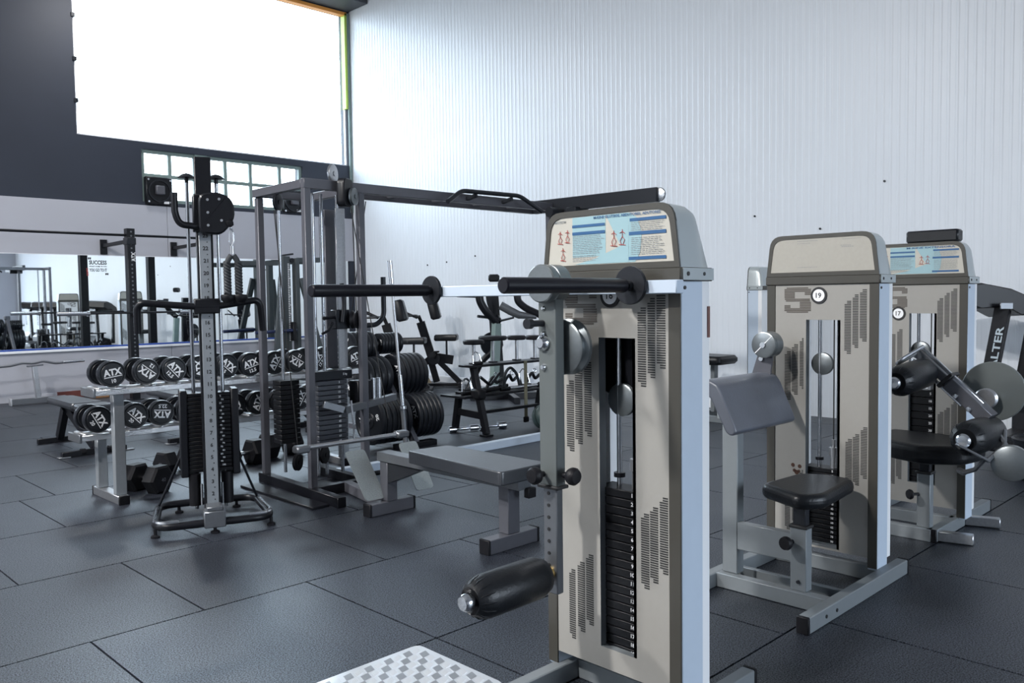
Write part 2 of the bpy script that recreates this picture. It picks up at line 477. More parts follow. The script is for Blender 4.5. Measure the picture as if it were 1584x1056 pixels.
ms = [(1.0, 2.62), (2.62, 4.27), (4.27, 6.55), (6.55, 8.95)]
for (a, b), lb in zip(ms, ('outermost wall mirror panel at the far left edge above the low grey wall', 'wall mirror panel reflecting the cable frame at the left of the photo', 'wall mirror panel with SUCCESS lettering behind the black rig post', 'wall mirror panel behind the cable station, nearest the white wall')):
    t = thing('wall_mirror', lb, 'mirror', ((a+b)/2, YB-.012, .72), 0, 'gym wall mirrors')
    part('mirror_glass', MB().box(a+.002, b-.002, YB-.018, YB-.004, 0.722, 2.095), 'mirror', t, smooth=False)
    part('mirror_edge', MB().box(a+.001, b-.001, YB-.021, YB-.004, 2.090, 2.100), 'white_trim', t, smooth=False)
    if 'SUCCESS' in lb:
        t2 = MB(); yb = YB-.0195
        def wt(s, px0, px1, z0, z1, mb=t2): add_text(mb, s, ((px0+px1)/2, yb, (z0+z1)/2), X1, Z1, z1-z0, px1-px0, .03)
        wt('"', 4.395, 4.44, 2.03, 2.06)
        wt('SUCCESS', 4.41, 4.66, 1.955, 2.018)
        wt("WON'T COME TO YOU", 4.41, 4.66, 1.918, 1.938)
        wt('YOU GO TO IT', 4.41, 4.66, 1.85, 1.898)
        wt('"', 4.635, 4.68, 1.80, 1.83)
        part('wall_lettering', t2, 'ink_black', t, smooth=False)
        t3 = MB(); add_text(t3, 'GOFIT', (4.385, yb, 1.845), Z1, -X1, 0.03, 0.12, .03)
        part('side_lettering', t3, 'print_red', t, smooth=False)
# window frames, mullions and panes
def window(name, x0, x1, z0, z1, xs, zs, w, m, fy=YB+.06):
    r = struct(name, MB().box(x0, x1, fy, fy+.05, z0, z0+w).box(x0, x1, fy, fy+.05, z1-w, z1).box(x0, x0+w, fy, fy+.05, z0+w, z1-w).box(x1-w, x1, fy, fy+.05, z0+w, z1-w), m)
    for a in xs: struct('mullion', MB().box(a-w/2, a+w/2, fy+.002, fy+.048, z0+w, z1-w), m, r)
    X = [x0+w]+[q for a in xs for q in (a-w/2, a+w/2)]+[x1-w]
    for b in zs:
        for i in range(0, len(X), 2): struct('transom', MB().box(X[i], X[i+1], fy+.002, fy+.048, b-w/2, b+w/2), m, r)
    Zs = [z0]+list(zs)+[z1]; Xs = [x0]+list(xs)+[x1]
    for i in range(len(Xs)-1):
        for j in range(len(Zs)-1):
            struct('pane', MB().box(Xs[i]+.01, Xs[i+1]-.01, fy+.02, fy+.026, Zs[j]+.01, Zs[j+1]-.01), 'window_glass', r)
    return r
window('window_1', WX0, WX1, WZ0, WZ1, [], [], 0.03, 'white_trim')
w2 = window('window_2', SX0, SX1, SZ0, SZ1, [5.69, 6.16, 6.62, 7.07, 7.62], [3.36], 0.055, 'trim_green', YB+.03)
struct('pier', MB().box(6.09, 6.30, YB+.01, YB+.12, SZ0, SZ1), 'trim_green', w2)
struct('trim_3', MB().box(WX1, XR-.006, YB-.03, YB+.02, 3.0, WZ1, .004), 'trim_green')
struct('trim_4', MB().box(WX1-.05, WX1, YB-.02, YB+.10, 4.9, WZ1, .004), 'trim_lime')
struct('trim_5', MB().box(5.0, WX1, YB-.02, YB+.10, WZ1-.05, WZ1+.012, .004), 'trim_orange')
for z in (4.35, 4.95, 5.58):
    struct('window_clip', MB().box(WX0-.02, WX0+.035, YB-.02, YB+.06, z-.03, z+.03, .004), 'dark_steel', bpy.data.objects['window_1'])
# eaves outside the big window
so = MB().box(3.5, 9.6, 14.6, 15.8, 7.55, 7.7)
struct('trim_6', so, 'white_trim')
# beam over the window, ceiling, the walls behind the camera
struct('trim_7', MB().box(XL, XR-.01, YB-.62, YB-.001, WZ1+.03, WZ1+.32, .01), 'soffit')
struct('ceiling', MB().box(XL, XR, YF, YB+.2, HT, HT+.1), 'ceiling')
wl = MB()
for (a, b, c, d) in ((YF, 7.0, 0, HT), (10.5, YB, 0, HT), (7.0, 10.5, 0, 4.3), (7.0, 10.5, 6.0, HT)): wl.box(XL-.2, XL, a, b, c, d)
struct('wall_left', wl, 'wall_white')
wf = MB()
for (a, b, c, d) in ((XL, 2.0, 0, HT), (8.0, XR, 0, HT), (2.0, 8.0, 4.1, HT), (2.0, 8.0, 0, 0.3)): wf.box(a, b, YF-.2, YF, c, d)
struct('wall_front', wf, 'wall_grey')

# extractor fans set into the strip window
def fan(x0, x1, z0, z1, lb):
    cx, cz = (x0+x1)/2, (z0+z1)/2; y = YB
    t = thing('extractor_fan', lb, 'fan', (cx, y, z0), 0, 'extractor fans in the strip window')
    part('fan_box', MB().box(x0, x1, y-.06, y+.10, z0, z1, .012), 'black_paint', t)
    part('fan_ring', MB().lathe([(.155, 0), (.175, 0), (.175, .02), (.155, .02), (.155, 0)], (cx, y-.06, cz), (0, -1, 0), 24), 'dark_steel', t)
    part('motor', MB().box(cx-.07, cx+.07, y-.12, y-.06, cz-.06, cz+.08, .012), 'grey_paint', t)
    for i in (-1, 1):
        for j in (-1, 1):
            part('bolt', MB().cyl((cx+i*.17, y-.06, cz+j*.17), (cx+i*.17, y-.075, cz+j*.17), .016, 8), 'chrome', t)
    part('plate', MB().box(x1-.14, x1-.06, y-.068, y-.059, z0+.02, z0+.06, .002), 'ink_white', t)
fan(5.27, 5.68, 2.90, 3.33, 'black extractor fan in the strip window left of the tall pulley column')
fan(7.64, 8.02, 2.92, 3.31, 'black extractor fan in the strip window behind the cable frame pulley')

# high-bay lamps under the roof; their light stays with them
def high_bay(x, y, z, power, size=0.42, to=None):
    t = thing('high_bay_lamp', 'unseen high-bay lamp hanging under the roof at x %.0f y %.0f' % (x, y), 'lamp', (x, y, z), 0, 'high-bay lamps')
    t['label'] = 'round high-bay lamp hanging unseen from the roof'
    part('reflector', MB().lathe([(.06, .34), (.16, .26), (.27, .02), (.27, 0), (.25, 0), (.14, .24), (0, .30)], (x, y, z), Z1, 24), 'aluminium', t)
    part('suspension', MB().cyl((x, y, z+.3), (x, y, HT), .012, 8), 'dark_steel', t)
    d = bpy.data.lights.new('high_bay_light', 'AREA'); d.shape = 'DISK'; d.size = size; d.energy = power; d.color = (1.0, 0.98, 0.96)
    o = bpy.data.objects.new('high_bay_light', d); COL.objects.link(o); o.location = (0, 0, -.02); o.parent = t
    if to: o.rotation_euler = (V(to)-V((x, y, z))).to_track_quat('-Z', 'Y').to_euler()
high_bay(-4.2, 2.7, 6.9, 860, 0.5, (2.6, 1.8, 1.0))
high_bay(-2.6, 7.2, 6.9, 900, 0.8)
high_bay(4.6, 12.1, 6.3, 90)  # unseen lamp added to make a glow on the white wall

# ================================================================== SELECTORISED MACHINES
# tower in its own space: front face at x = 0 looking to -x, y from -0.285 to 0.285
def round_poly(pts, r, seg=5):
    out = []; n = len(pts)
    for i in range(n):
        a, b, c = V((*pts[i-1], 0)), V((*pts[i], 0)), V((*pts[(i+1) % n], 0))
        rr = r[i] if isinstance(r, (list, tuple)) else r
        if rr <= 0: out.append((b.x, b.y)); continue
        s0 = b+(a-b).normalized()*rr; s1 = b+(c-b).normalized()*rr
        for k in range(seg+1):
            t = k/seg; q = s0*(1-t)**2+b*2*t*(1-t)+s1*t*t; out.append((q.x, q.y))
    return out
HEAD = round_poly([(-.285, 1.468), (.285, 1.468), (.262, 1.672), (-.262, 1.672)], [0, 0, .06, .06])
VENTS = [(-.120, -.152, 1.090, 1.349), (-.159, -.187, 1.120, 1.380), (-.194, -.227, 1.152, 1.406),
         (.188, .155, .845, 1.102), (.149, .117, .874, 1.133), (.107, .076, .905, 1.167),
         (-.129, -.161, .432, .689), (-.165, -.196, .459, .716), (-.203, -.234, .496, .747),
         (.184, .156, .180, .435), (.145, .113, .215, .466), (.106, .074, .249, .499)]
NY = -Y1
def tower(t, ox, oy, number, placard, hole, zstack, nplates, pm_='panel_beige', detail=True, badge_at=(.008, 1.372)):
    """adds the weight-stack tower to thing t (built in world space)"""
    def W(x, y, z): return V((ox+x, oy+y, z))
    def bx(mb, x0, x1, y0, y1, z0, z1, b=0.002): return mb.box(ox+x0, ox+x1, oy+y0, oy+y1, z0, z1, b)
    h0, h1, hz0, hz1 = hole
    for s in (-1, 1):
        p = part('side_post', bx(MB(), .004, .122, s*.262-.023, s*.262+.023, .06, 1.425, .003), 'paint_blue', t)
        part('post_trim', bx(MB(), -.002, .004, s*.262-.022, s*.262+.022, .07, 1.425, .001), 'bronze_dark', p)
        bo = MB()
        bo.cyl(W(.02, s*.285, 1.405), W(.02, s*.289, 1.405), .006, 8)
        part('bolt', bo, 'ink_black', p)
    fp = part('front_panel', MB().plate_hole(-.239, .239, .115, 1.425, h0, h1, hz0, hz1, W(.002, 0, 0), Y1, Z1, (.014, 0, 0)), pm_, t, smooth=False)
    part('opening_lip', MB().plate_hole(h0-.012, h1+.0, hz0-.0, hz1+.0, h0, h1-.0005, hz0+.0005, hz1-.0005, W(.002, 0, 0), Y1, Z1, (.035, 0, 0)), 'paint_silver', fp, smooth=False)
    rc = part('rear_cover', MB().plate_hole(-.282, .282, .10, 1.45, h0-.05, h1+.05, hz0, hz1+.02, W(.122, 0, 0), Y1, Z1, (.042, 0, 0)), 'panel_white', t, smooth=False)
    hd = MB(); rings = []; n = len(HEAD)
    for (x, sy, hz) in ((0, 1, 1), (.09, 1, .985), (.118, .99, .94), (.150, .97, .62), (.172, .955, .03)):
        rings.append([W(x, y*sy, 1.468+(z-1.468)*hz) for (y, z) in HEAD])
    vs = [p for r in rings for p in r]; fs = [tuple(range(n))[::-1], tuple((len(rings)-1)*n+k for k in range(n))]
    for i in range(len(rings)-1):
        for k in range(n):
            l = (k+1) % n; fs.append((i*n+k, i*n+l, (i+1)*n+l, (i+1)*n+k))
    hd.add(vs, fs)
    head = part('header_cap', hd, 'cap_grey', t)
    # dark rim around the placard
    cy, cz = 0.0, 1.572
    def ins(p, d): 
        return (p[0]*(1-d/.285), cz+(p[1]-cz)*(1-d/.105))
    rim = MB(); vs = []; fs = []
    for (y, z) in HEAD: vs.append(W(-.006, y, z))
    for p in HEAD: q = ins(p, .020); vs.append(W(-.006, *q))
    for p in HEAD: vs.append(W(.004, *p))
    for p in HEAD: q = ins(p, .020); vs.append(W(.0, *q))
    for k in range(n):
        l = (k+1) % n
        fs += [(k, l, n+l, n+k), (k, 2*n+k, 2*n+l, l), (n+k, n+l, 3*n+l, 3*n+k)]
    rim.add(vs, fs)
    part('header_rim', rim, 'bronze_dark', head)
    pl = MB(); pv = [W(-.0025, *ins(p, .0195)) for p in HEAD]; pl.add(pv, [tuple(range(n))])
    plc = part('placard', pl, 'placard_plain' if placard == 'plain' else 'placard', head)
    part('collar', bx(MB(), -.008, .176, -.290, .290, 1.425, 1.468, .004), 'bronze_dark', t)
    for s in (-1, 1): part('collar_clip', bx(MB(), .004, .176, s*.2895-.003, s*.2895+.003, 1.428, 1.466, .001), 'cap_grey', t); part('clip_bolt', MB().cyl(W(.03, s*.2915, 1.448), W(.03, s*.2945, 1.448), .007, 10).cyl(W(.12, s*.2915, 1.448), W(.12, s*.2945, 1.448), .006, 10), 'ink_black', t)
    if placard == 'blue':
        x = -.0035
        def rect(mb, y0, y1, z0, z1, xx=x): return mb.add([W(xx, y0, z0), W(xx, y1, z0), W(xx, y1, z1), W(xx, y0, z1)], [(0, 1, 2, 3)])
        lb = MB(); rect(lb, .150, .0055, 1.515, 1.6495, -.0030)
        lb.add([W(-.0034, .005, 1.6495), W(-.0034, -.0895, 1.6495), W(-.0034, -.0895, 1.49), W(-.0034, -.03, 1.59)], [(0, 1, 3), (1, 2, 3)])
        lb.add([W(-.0038, -.0895, 1.49), W(-.0038, .14, 1.49), W(-.0038, .06, 1.505), W(-.0038, -.0895, 1.555)], [(0, 1, 2, 3)])
        lb.add([W(x, -.09, 1.6495), W(x, -.125, 1.63), W(x, -.142, 1.58), W(x, -.135, 1.52), W(x, -.115, 1.490), W(x, -.09, 1.490)], [tuple(range(6))])
        part('placard_tint', lb, 'print_light_blue', plc, smooth=False)
        bl = MB(); x = -.0045
        for (a, b, z0, z1) in ((.150, .008, 1.615, 1.624), (.150, .008, 1.590, 1.600), (-.095, -.235, 1.620, 1.630), (-.092, -.235, 1.576, 1.587), (-.09, -.235, 1.497, 1.507)): rect(bl, a, b, z0, z1, x)
        add_text(bl, 'M-KINE GLUTEOS, ABDUTORES, ADUTORES' if number == '16' else 'M-KINE EXTENSORA', W(x-.0006, -.08, 1.6425), NY, Z1, .0105, .27, .02)
        part('placard_heading', bl, 'print_blue', plc, smooth=False)
        tx = MB()
        for (a, b, z0, z1) in ((.148, .012, 1.525, 1.586), (-.10, -.232, 1.592, 1.616), (-.10, -.232, 1.515, 1.568), (.15, .03, 1.500, 1.52)):
            z = z1
            while z > z0:
                e = b+random.uniform(0, .025); y = a
                while y > e:
                    wd = random.uniform(.006, .02); rect(tx, y, max(e, y-wd), z-.0016, z, x); y -= wd+.003
                z -= .0058
        add_text(tx, 'MULTIGYM', W(x, .205, 1.638), NY, Z1, .009, .05, .02)
        part('placard_text', tx, 'print_grey', plc, smooth=False)['kind'] = 'stuff'
        fg = MB()
        for (yy, zz, s) in ((.205, 1.585, 1), (.172, 1.588, 1), (.193, 1.527, 1), (-.03, 1.570, 1.15), (-.065, 1.572, 1.15)):
            def st(*pp): fg.tube([W(x-.0005, yy+p[0]*s, zz+p[1]*s) for p in pp], .0011, 4)
            st((0, .022), (0, .002), (.008, -.010), (.003, -.022)); st((0, .002), (-.008, -.008), (-.002, -.02)); st((.009, .012), (0, .016), (-.009, .010)); st((.012, -.02), (-.012, -.023))
        part('placard_figures', fg, 'print_red', plc)['kind'] = 'stuff'
    elif placard == 'plain':
        tx = MB()
        def rect(mb, y0, y1, z0, z1, xx=-.0035): return mb.add([W(xx, y0, z0), W(xx, y1, z0), W(xx, y1, z1), W(xx, y0, z1)], [(0, 1, 2, 3)])
        for (a, b, z) in ((.12, .02, 1.640), (.12, .05, 1.628), (-.10, -.15, 1.610), (.12, .02, 1.510), (-.11, -.20, 1.640), (-.105, -.16, 1.603)):
            y = a
            while y > b:
                wd = random.uniform(.003, .009); rect(tx, y, y-wd, z, z+.0025); y -= wd+.003
        part('placard_text', tx, 'print_grey', plc, smooth=False)['kind'] = 'stuff'
    # slots
    sl = MB()
    for (a, b, z0, z1) in VENTS:
        if a > h0 and b < h1 and z0 < hz1: 
            if min(a, h1) < max(b, h0): pass
        k = 0; z = z0; nn = int((z1-z0)/.0078)
        for k in range(nn):
            z = z0+k*.0078; lo = min(a, b); hi = max(a, b)
            if k < 2: hi = lo+(hi-lo)*.62
            if k > nn-3: hi = lo+(hi-lo)*.62
            if z < hz1+.01 and z > hz0-.01 and lo < h1+.012 and hi > h0-.014:
                if lo > (h0+h1)/2: lo = max(lo, h1+.012)
                else: hi = min(hi, h0-.014)
                if hi-lo < .006: continue
            sl.box(ox+.0008, ox+.004, oy+lo, oy+hi, z, z+.0044)
    vo = part('vent_slots', sl, 'slot_dark', fp, smooth=False); vo['kind'] = 'stuff'
    # striped S mark
    lg = MB(); S = []
    for k in range(16):
        z = 1.407-k*.0080
        if k < 3: segs = [(.19 if k else .178, .05 if k else .064)]
        elif k < 7: segs = [(.19, .135)]+([(.082, .05)] if k < 5 else [])
        elif k < 9: segs = [(.182 if k > 7 else .188, .055)]
        elif k < 13: segs = [(.108, .05)]+([(.19, .158)] if k > 10 else [])
        else: segs = [(.19 if k < 15 else .178, .05 if k < 15 else .064)]
        for a, b in segs: lg.box(ox+.0006, ox+.003, oy+b, oy+a, z, z+.0058)
    lo_ = part('striped_mark', lg, 'logo_brown', fp, smooth=False)
    # round badge
    by, bz = badge_at
    bd = part('badge', MB().cyl(W(.003, by, bz), W(-.003, by, bz), .041, 28), 'ink_black', t)
    part('badge_face', MB().cyl(W(-.0015, by, bz), W(-.0042, by, bz), .030, 24), 'ink_white', bd)
    part('badge_number', add_text(MB(), number, W(-.0050, by, bz), NY, Z1, .026, None, .015), 'ink_black', bd, smooth=False)
    # inside: rods, stack, stem, cable, pulley
    hc = (h0+h1)/2
    for yy in (hc+.012, hc-.085 if detail else hc-.05):
        part('guide_rod', MB().cyl(W(.075, yy+.03, .16), W(.075, yy+.03, 1.40), .0095, 12), 'chrome', t)
    part('stop_collar', MB().cyl(W(.075, hc+.042, zstack+.03), W(.075, hc+.042, zstack+.045), .02, 14), 'black_paint', t)
    pz = (zstack-.14)/nplates
    pm = MB().box(-.045, .045, -.11, .11, 0, pz-.0025, .002).mesh('stack_plate'); pm.materials.append(M['stack_black'])
    for k in range(nplates):
        o = part('stack_plate', pm, None, t); o.location = V((ox+.075, oy+hc, .14+k*pz))-V(t['off'])
        if k < nplates-1 or True:
            nm = add_text(MB(), str((nplates-k)*5 if number != '16' else nplates-k), V((-.0462, -.045, pz*.5)), NY, Z1, pz*(.46 if number != '17' else .34), None, .02).mesh('plate_number', None, False)
            nm.materials.append(M['ink_white'])
            q = bpy.data.objects.new('plate_number', nm); COL.objects.link(q); q.parent = o
    part('selector_stem', MB().cyl(W(.075, hc-.03, zstack-.02), W(.075, hc-.03, zstack+.06), .016, 12).cyl(W(.075, hc-.03, zstack+.06), W(.075, hc-.03, zstack+.10), .022, 12).cyl(W(.075, hc-.03, zstack+.1), W(.075, hc-.03, zstack+.14), .009, 10), 'steel_worn', t)
    part('cable', MB().cyl(W(.075, hc-.03, zstack+.12), W(.075, hc-.03, 1.42), .0035, 6), 'ink_black', t)
    pu = MB().lathe([(0, 0), (.05, 0), (.056, .004), (.050, .012), (.056, .020), (.05, .024), (0, .024)], W(.09, hc+.03, 1.03), -X1, 22)
    part('pulley', pu, 'hub_steel', t)
    return fp
def foot_tube(t, p, q, w=.05, h=.07, m='paint_silver', caps=(True, True)):
    """base tube lying on the floor with black end caps"""
    p, q = V(p), V(q); d = (q-p).normalized()
    o = part('base_tube', MB().bar(p+d*(.012 if caps[0] else 0), q-d*(.012 if caps[1] else 0), w, h, None, .004), m, t)
    for on_, e, sg in ((caps[0], p, 1), (caps[1], q, -1)):
        if on_: part('end_cap', MB().bar(e-d*sg*.004, e+d*sg*.014, w+.003, h+.003, None, .004), 'rubber', o)
    return o
def roller(t, p, q, r, name='roller_pad'):
    """upholstered roller from p (free end) to q with gathered ends and a chrome end stop"""
    p, q = V(p), V(q); d = (q-p); L = d.length; d.normalize()
    o = part(name, MB().lathe([(0, .012), (r*.45, .010), (r*.62, .0), (r*.86, .022), (r, .055), (r*1.01, L*.5), (r, L-.05), (r*.86, L-.02), (r*.6, L-.004), (0, L-.004)], p, d, 28), 'vinyl', t)
    g = MB(); _, a, u = frame_of(d)
    for k in range(14):
        an = 2*PI*k/14; e = a*math.cos(an)+u*math.sin(an)
        g.tube([p+d*.004+e*(r*.60), p+d*.022+e*(r*.84), p+d*.05+e*(r*.985)], [.003, .004, .001], 5)
    part('gathered_seam', g, 'vinyl', o)
    part('end_stop', MB().lathe([(0, -.034), (r*.30, -.033), (r*.40, -.024), (r*.40, -.004), (r*.25, .01), (0, .012)], p, d, 18), 'chrome', o)
    return o

# ------------------------------------------------------------------ machine 16
OX, OY = 2.2, 1.769
t = thing('glute_machine', 'nearest beige weight machine numbered 16 with two long black handlebars', 'gym machine', (2.2, 1.769, 0))
tower(t, OX, OY, '16', 'blue', (-.097, .043, .188, 1.244), .735, 20, badge_at=(-.010, 1.385))
cb = part('crossbar', MB().bar((2.165, 1.462, 1.408), (2.165, 2.66, 1.408), .040, .042), 'paint_blue', t)
for (yd, x1, rr) in ((1.625, 1.575, .060), (2.605, 1.589, .057)):
    h = part('handlebar', MB().lathe([(0, 0), (.019, 0), (.0225, .004), (.0225, .52), (0, .52)], (x1, yd, 1.414), X1, 20), 'grip', t)
    part('handle_disc', MB().cyl((2.126, yd, 1.414), (2.140, yd, 1.414), rr, 30, b=.002), 'dark_steel', h)
    part('handle_stub', MB().cyl((2.11, yd, 1.414), (2.165, yd, 1.414), .017, 14), 'dark_steel', h)
lv = part('swing_arm', MB().box(2.02, 2.063, 1.842, 1.918, .76, 1.40, .003), 'teal_paint', t)
lv['label'] = 'grey swing arm with pulley on top'
part('swing_hub', MB().lathe([(0, 0), (.058, 0), (.062, .004), (.062, .03), (.057, .033), (.062, .036), (.062, .085), (0, .085)], (1.985, 1.875, 1.425), X1, 32), 'hub_steel', t)
part('cam_wheel', MB().lathe([(0, 0), (.085, 0), (.092, .005), (.078, .014), (.078, .030), (.094, .040), (.094, .052), (0, .052)], (2.08, 1.875, 1.215), X1, 32), 'hub_steel', t)
for (z, r, h, m) in ((1.345, .008, .008, 'chrome'), (1.232, .026, .022, 'chrome'), (1.262, .008, .012, 'steel_worn'), (1.152, .011, .012, 'chrome')):
    part('pivot_bolt', MB().lathe([(0, -h), (r*.6, -h), (r, -h*.4), (r, 0), (0, 0)], (2.02, 1.893, z), X1, 16), m, lv)
part('pull_pin', MB().cyl((1.95, 1.898, 1.296), (2.02, 1.898, 1.296), .011, 14).cyl((1.945, 1.898, 1.296), (1.965, 1.898, 1.296), .017, 16), 'dark_steel', lv)
part('slider_collar', MB().box(2.012, 2.071, 1.834, 1.926, .752, .764, .003), 'ink_black', lv)
it = part('inner_tube', MB().box(2.026, 2.058, 1.850, 1.910, .40, .76, .003), 'gun_steel', t)
ho = MB()
for k in range(7): ho.cyl((2.0235, 1.885, .735-k*.04), (2.027, 1.885, .735-k*.04), .006, 10)
part('adjustment_holes', ho, 'ink_black', it)
for (x, y, z, d) in ((2.012, 1.895, .800, (-1, 0, 0)), (2.045, 1.835, .800, (0, -1, 0))):
    o = V((x, y, z)); d = V(d)
    part('locking_knob', MB().lathe([(0, 0), (.010, 0), (.010, .022), (.024, .026), (.029, .036), (.029, .048), (.022, .058), (0, .06)], o, d, 18), 'rubber', lv)
part('roller_axle', MB().cyl((1.66, 1.88, .470), (2.03, 1.88, .470), .012, 12).cyl((2.0, 1.88, .470), (2.028, 1.88, .470), .02, 14), 'gold', t)
roller(t, (1.668, 1.88, .468), (2.0, 1.88, .470), .068)
foot_tube(t, (1.90, 2.005, .035), (2.62, 2.005, .035))
foot_tube(t, (2.10, 1.495, .035), (2.64, 1.495, .035))
part('base_tube', MB().bar((2.30, 1.52, .035), (2.30, 1.98, .035), .05, .07), 'paint_silver', t)
ft = part('foot_plate', MB().prism(round_poly([(1.33, 2.00), (1.925, 2.00), (1.925, 2.466), (1.33, 2.466)], .03, 3), (0, 0, .078), X1, Y1, (0, 0, .012), .002), 'tread', t)
part('plate_support', MB().box(1.36, 1.90, 2.02, 2.05, 0, .078).box(1.36, 1.90, 2.42, 2.445, 0, .078), 'paint_silver', t)
# five-bar tread relief: groups of short raised bars, turned in alternate cells
cell = .0425; ra = MB(); rb = MB()
nx, ny = 13, 10
for i in range(nx):
    for j in range(ny):
        cx = 1.352+i*cell+cell/2; cy = 2.018+j*cell+cell/2
        for k in range(5):
            o_ = (k-2)*.0072
            if (i+j) % 2: ra.obox((cx+o_*.9, cy+o_*.3, .0905), (.25, 1, 0), (-1, .25, 0), (0, 0, 1), .0155, .0016, .0012)
            else: rb.obox((cx+o_*.3, cy+o_, .0905), (1, .15, 0), (-.15, 1, 0), (0, 0, 1), .0165, .0026, .0012)
p_ = part('tread_ribs', ra, 'tread', ft, smooth=False); p_['kind'] = 'stuff'
p_ = part('tread_pads', rb, 'tread_dark', ft, smooth=False); p_['kind'] = 'stuff'
part('side_patch', MB().box(2.352, 2.3645, 1.4835, 1.488, 1.245, 1.345), 'brown_patch', t)
part('inner_cam', MB().lathe([(0, 0), (.125, 0), (.13, .004), (.13, .014), (0, .014)], (2.295, 1.80, 1.165), X1, 36), 'black_paint', t)

# ------------------------------------------------------------------ machine 19
OX, OY = 4.0, 1.887
t = thing('preacher_curl_machine', 'beige weight machine numbered 19 with sloping arm pad and hexagonal seat', 'gym machine', (4.0, 1.887, 0))
tower(t, OX, OY, '19', 'plain', (-.088, .075, .125, 1.252), .515, 16)
foot_tube(t, (3.20, 1.578, .035), (4.26, 1.578, .035), .052, .07)
foot_tube(t, (3.36, 2.16, .035), (4.26, 2.16, .035), .052, .07)
part('base_tube', MB().bar((3.48, 1.60, .035), (3.48, 2.14, .035), .052, .068), 'paint_silver', t)
part('base_tube', MB().bar((3.66, 1.60, .03), (3.66, 2.14, .03), .03, .05), 'paint_silver', t)
part('base_tube', MB().bar((4.05, 1.60, .035), (4.05, 2.14, .035), .05, .07), 'paint_silver', t)
bt = [o for o in t.children if o.name.startswith('base_tube')][0]
for x in (3.36, 3.46): part('bolt_hole', MB().cyl((x, 1.5525, .035), (x, 1.549, .035), .008, 12), 'ink_black', bt)
col = part('pad_column', MB().box(3.49, 3.55, 2.045, 2.125, .07, .80, .004), 'paint_silver', t)
part('seat_beam', MB().box(3.488, 3.528, 1.765, 2.045, .19, .318, .003), 'paint_silver', t)
sp = part('seat_post', MB().box(3.478, 3.534, 1.70, 1.775, .068, .352, .003), 'paint_silver', t)
part('post_collar', MB().box(3.472, 3.540, 1.694, 1.781, .348, .362, .003), 'ink_black', sp)
part('post_bolt', MB().cyl((3.478, 1.735, .11), (3.47, 1.735, .11), .008, 10), 'dark_steel', sp)
part('inner_post', MB().box(3.486, 3.526, 1.708, 1.767, .352, .445, .002), 'dark_steel', t)
part('locking_knob', MB().lathe([(0, 0), (.010, 0), (.010, .03), (.028, .034), (.031, .045), (.028, .058), (0, .06)], (3.478, 1.765, .285), (-1, .15, 0), 16), 'rubber', sp)
seat = round_poly([(3.40, 1.70), (3.50, 1.62), (3.90, 1.66), (3.93, 1.80), (3.86, 1.93), (3.52, 1.95)], .05, 4)
soft(part('seat', MB().prism(seat, (0, 0, .445), X1, Y1, (0, 0, .068)), 'vinyl', t), .028)
# arm pad: profile swept along x
prof = [(2.19, .975), (2.14, .992), (2.09, .992), (2.055, .975), (2.035, .945), (1.965, .79), (1.958, .768), (1.972, .752), (1.992, .750), (2.012, .765), (2.09, .91), (2.12, .93), (2.19, .925)]
soft(part('arm_pad', MB().prism([(y, z) for y, z in prof][::-1], (3.33, 0, 0), Y1, Z1, (.56, 0, 0)), 'arm_vinyl', t), .018)
part('pad_bracket', MB().box(3.45, 3.60, 2.06, 2.13, .80, .94, .003), 'paint_silver', t)
ar = part('lever_arm', MB().prism([(2.055, 1.13), (2.125, 1.13), (2.19, .93), (2.08, .93)], (3.85, 0, 0), Y1, Z1, (.012, 0, 0)), 'grey_paint', t)
part('lever_hub', MB().lathe([(0, 0), (.055, 0), (.064, .004), (.064, .022), (.060, .024), (.064, .027), (.064, .085), (0, .085)], (3.80, 2.085, 1.132), X1, 30), 'hub_steel', t)
part('hub_cap', MB().cyl((3.80, 2.085, 1.132), (3.792, 2.085, 1.132), .014, 14), 'chrome', t)
ln = MB(); ln.obox((3.799, 2.085, 1.132), (0, .72, -.69), (0, .69, .72), X1, .06, .002, .0008)
part('hub_line', ln, 'ink_white', t)
part('lever_pin', MB().cyl((3.85, 2.12, 1.06), (3.84, 2.12, 1.06), .012, 10), 'chrome', ar)
rs = MB()
for (y, z, w, h) in ((2.028, .515, .012, .010), (1.992, .512, .009, .010), (2.02, .488, .016, .009), (2.008, .480, .012, .012), (1.996, .487, .008, .008)):
    rs.cyl((4.0018, y, z), (4.0005, y, z), h, 9)
part('chipped_paint', rs, 'rust', t)

# ------------------------------------------------------------------ machine 17
OX, OY = 5.25, 1.887
t = thing('leg_extension_machine', 'beige weight machine numbered 17 with padded rollers and large round cam', 'gym machine', (5.25, 1.887, 0))
tower(t, OX, OY, '17', 'blue', (-.105, .038, .24, 1.256), .80, 15, badge_at=(.10, 1.255))
foot_tube(t, (4.88, 1.66, .035), (5.85, 1.66, .035), .052, .07)
foot_tube(t, (4.95, 2.16, .035), (5.85, 2.16, .035), .052, .07)
part('base_tube', MB().bar((4.90, 1.66, .035), (4.90, 2.14, .035), .052, .07), 'paint_silver', t)
part('base_tube', MB().bar((5.25, 1.66, .035), (5.25, 2.14, .035), .05, .07), 'paint_silver', t)
foot_tube(t, (4.97, 1.47, .032), (4.93, 1.64, .032), .05, .055, 'steel_worn', (False, False))
foot_tube(t, (5.44, 1.47, .032), (5.38, 1.64, .032), .05, .055, 'steel_worn', (False, False))
sp = part('seat_post', MB().box(4.90, 4.955, 1.675, 1.745, .07, .375, .003), 'paint_silver', t)
part('post_collar', MB().box(4.892, 4.962, 1.667, 1.753, .37, .386, .003), 'ink_black', sp)
part('inner_post', MB().box(4.908, 4.948, 1.683, 1.737, .38, .48, .002), 'dark_steel', t)
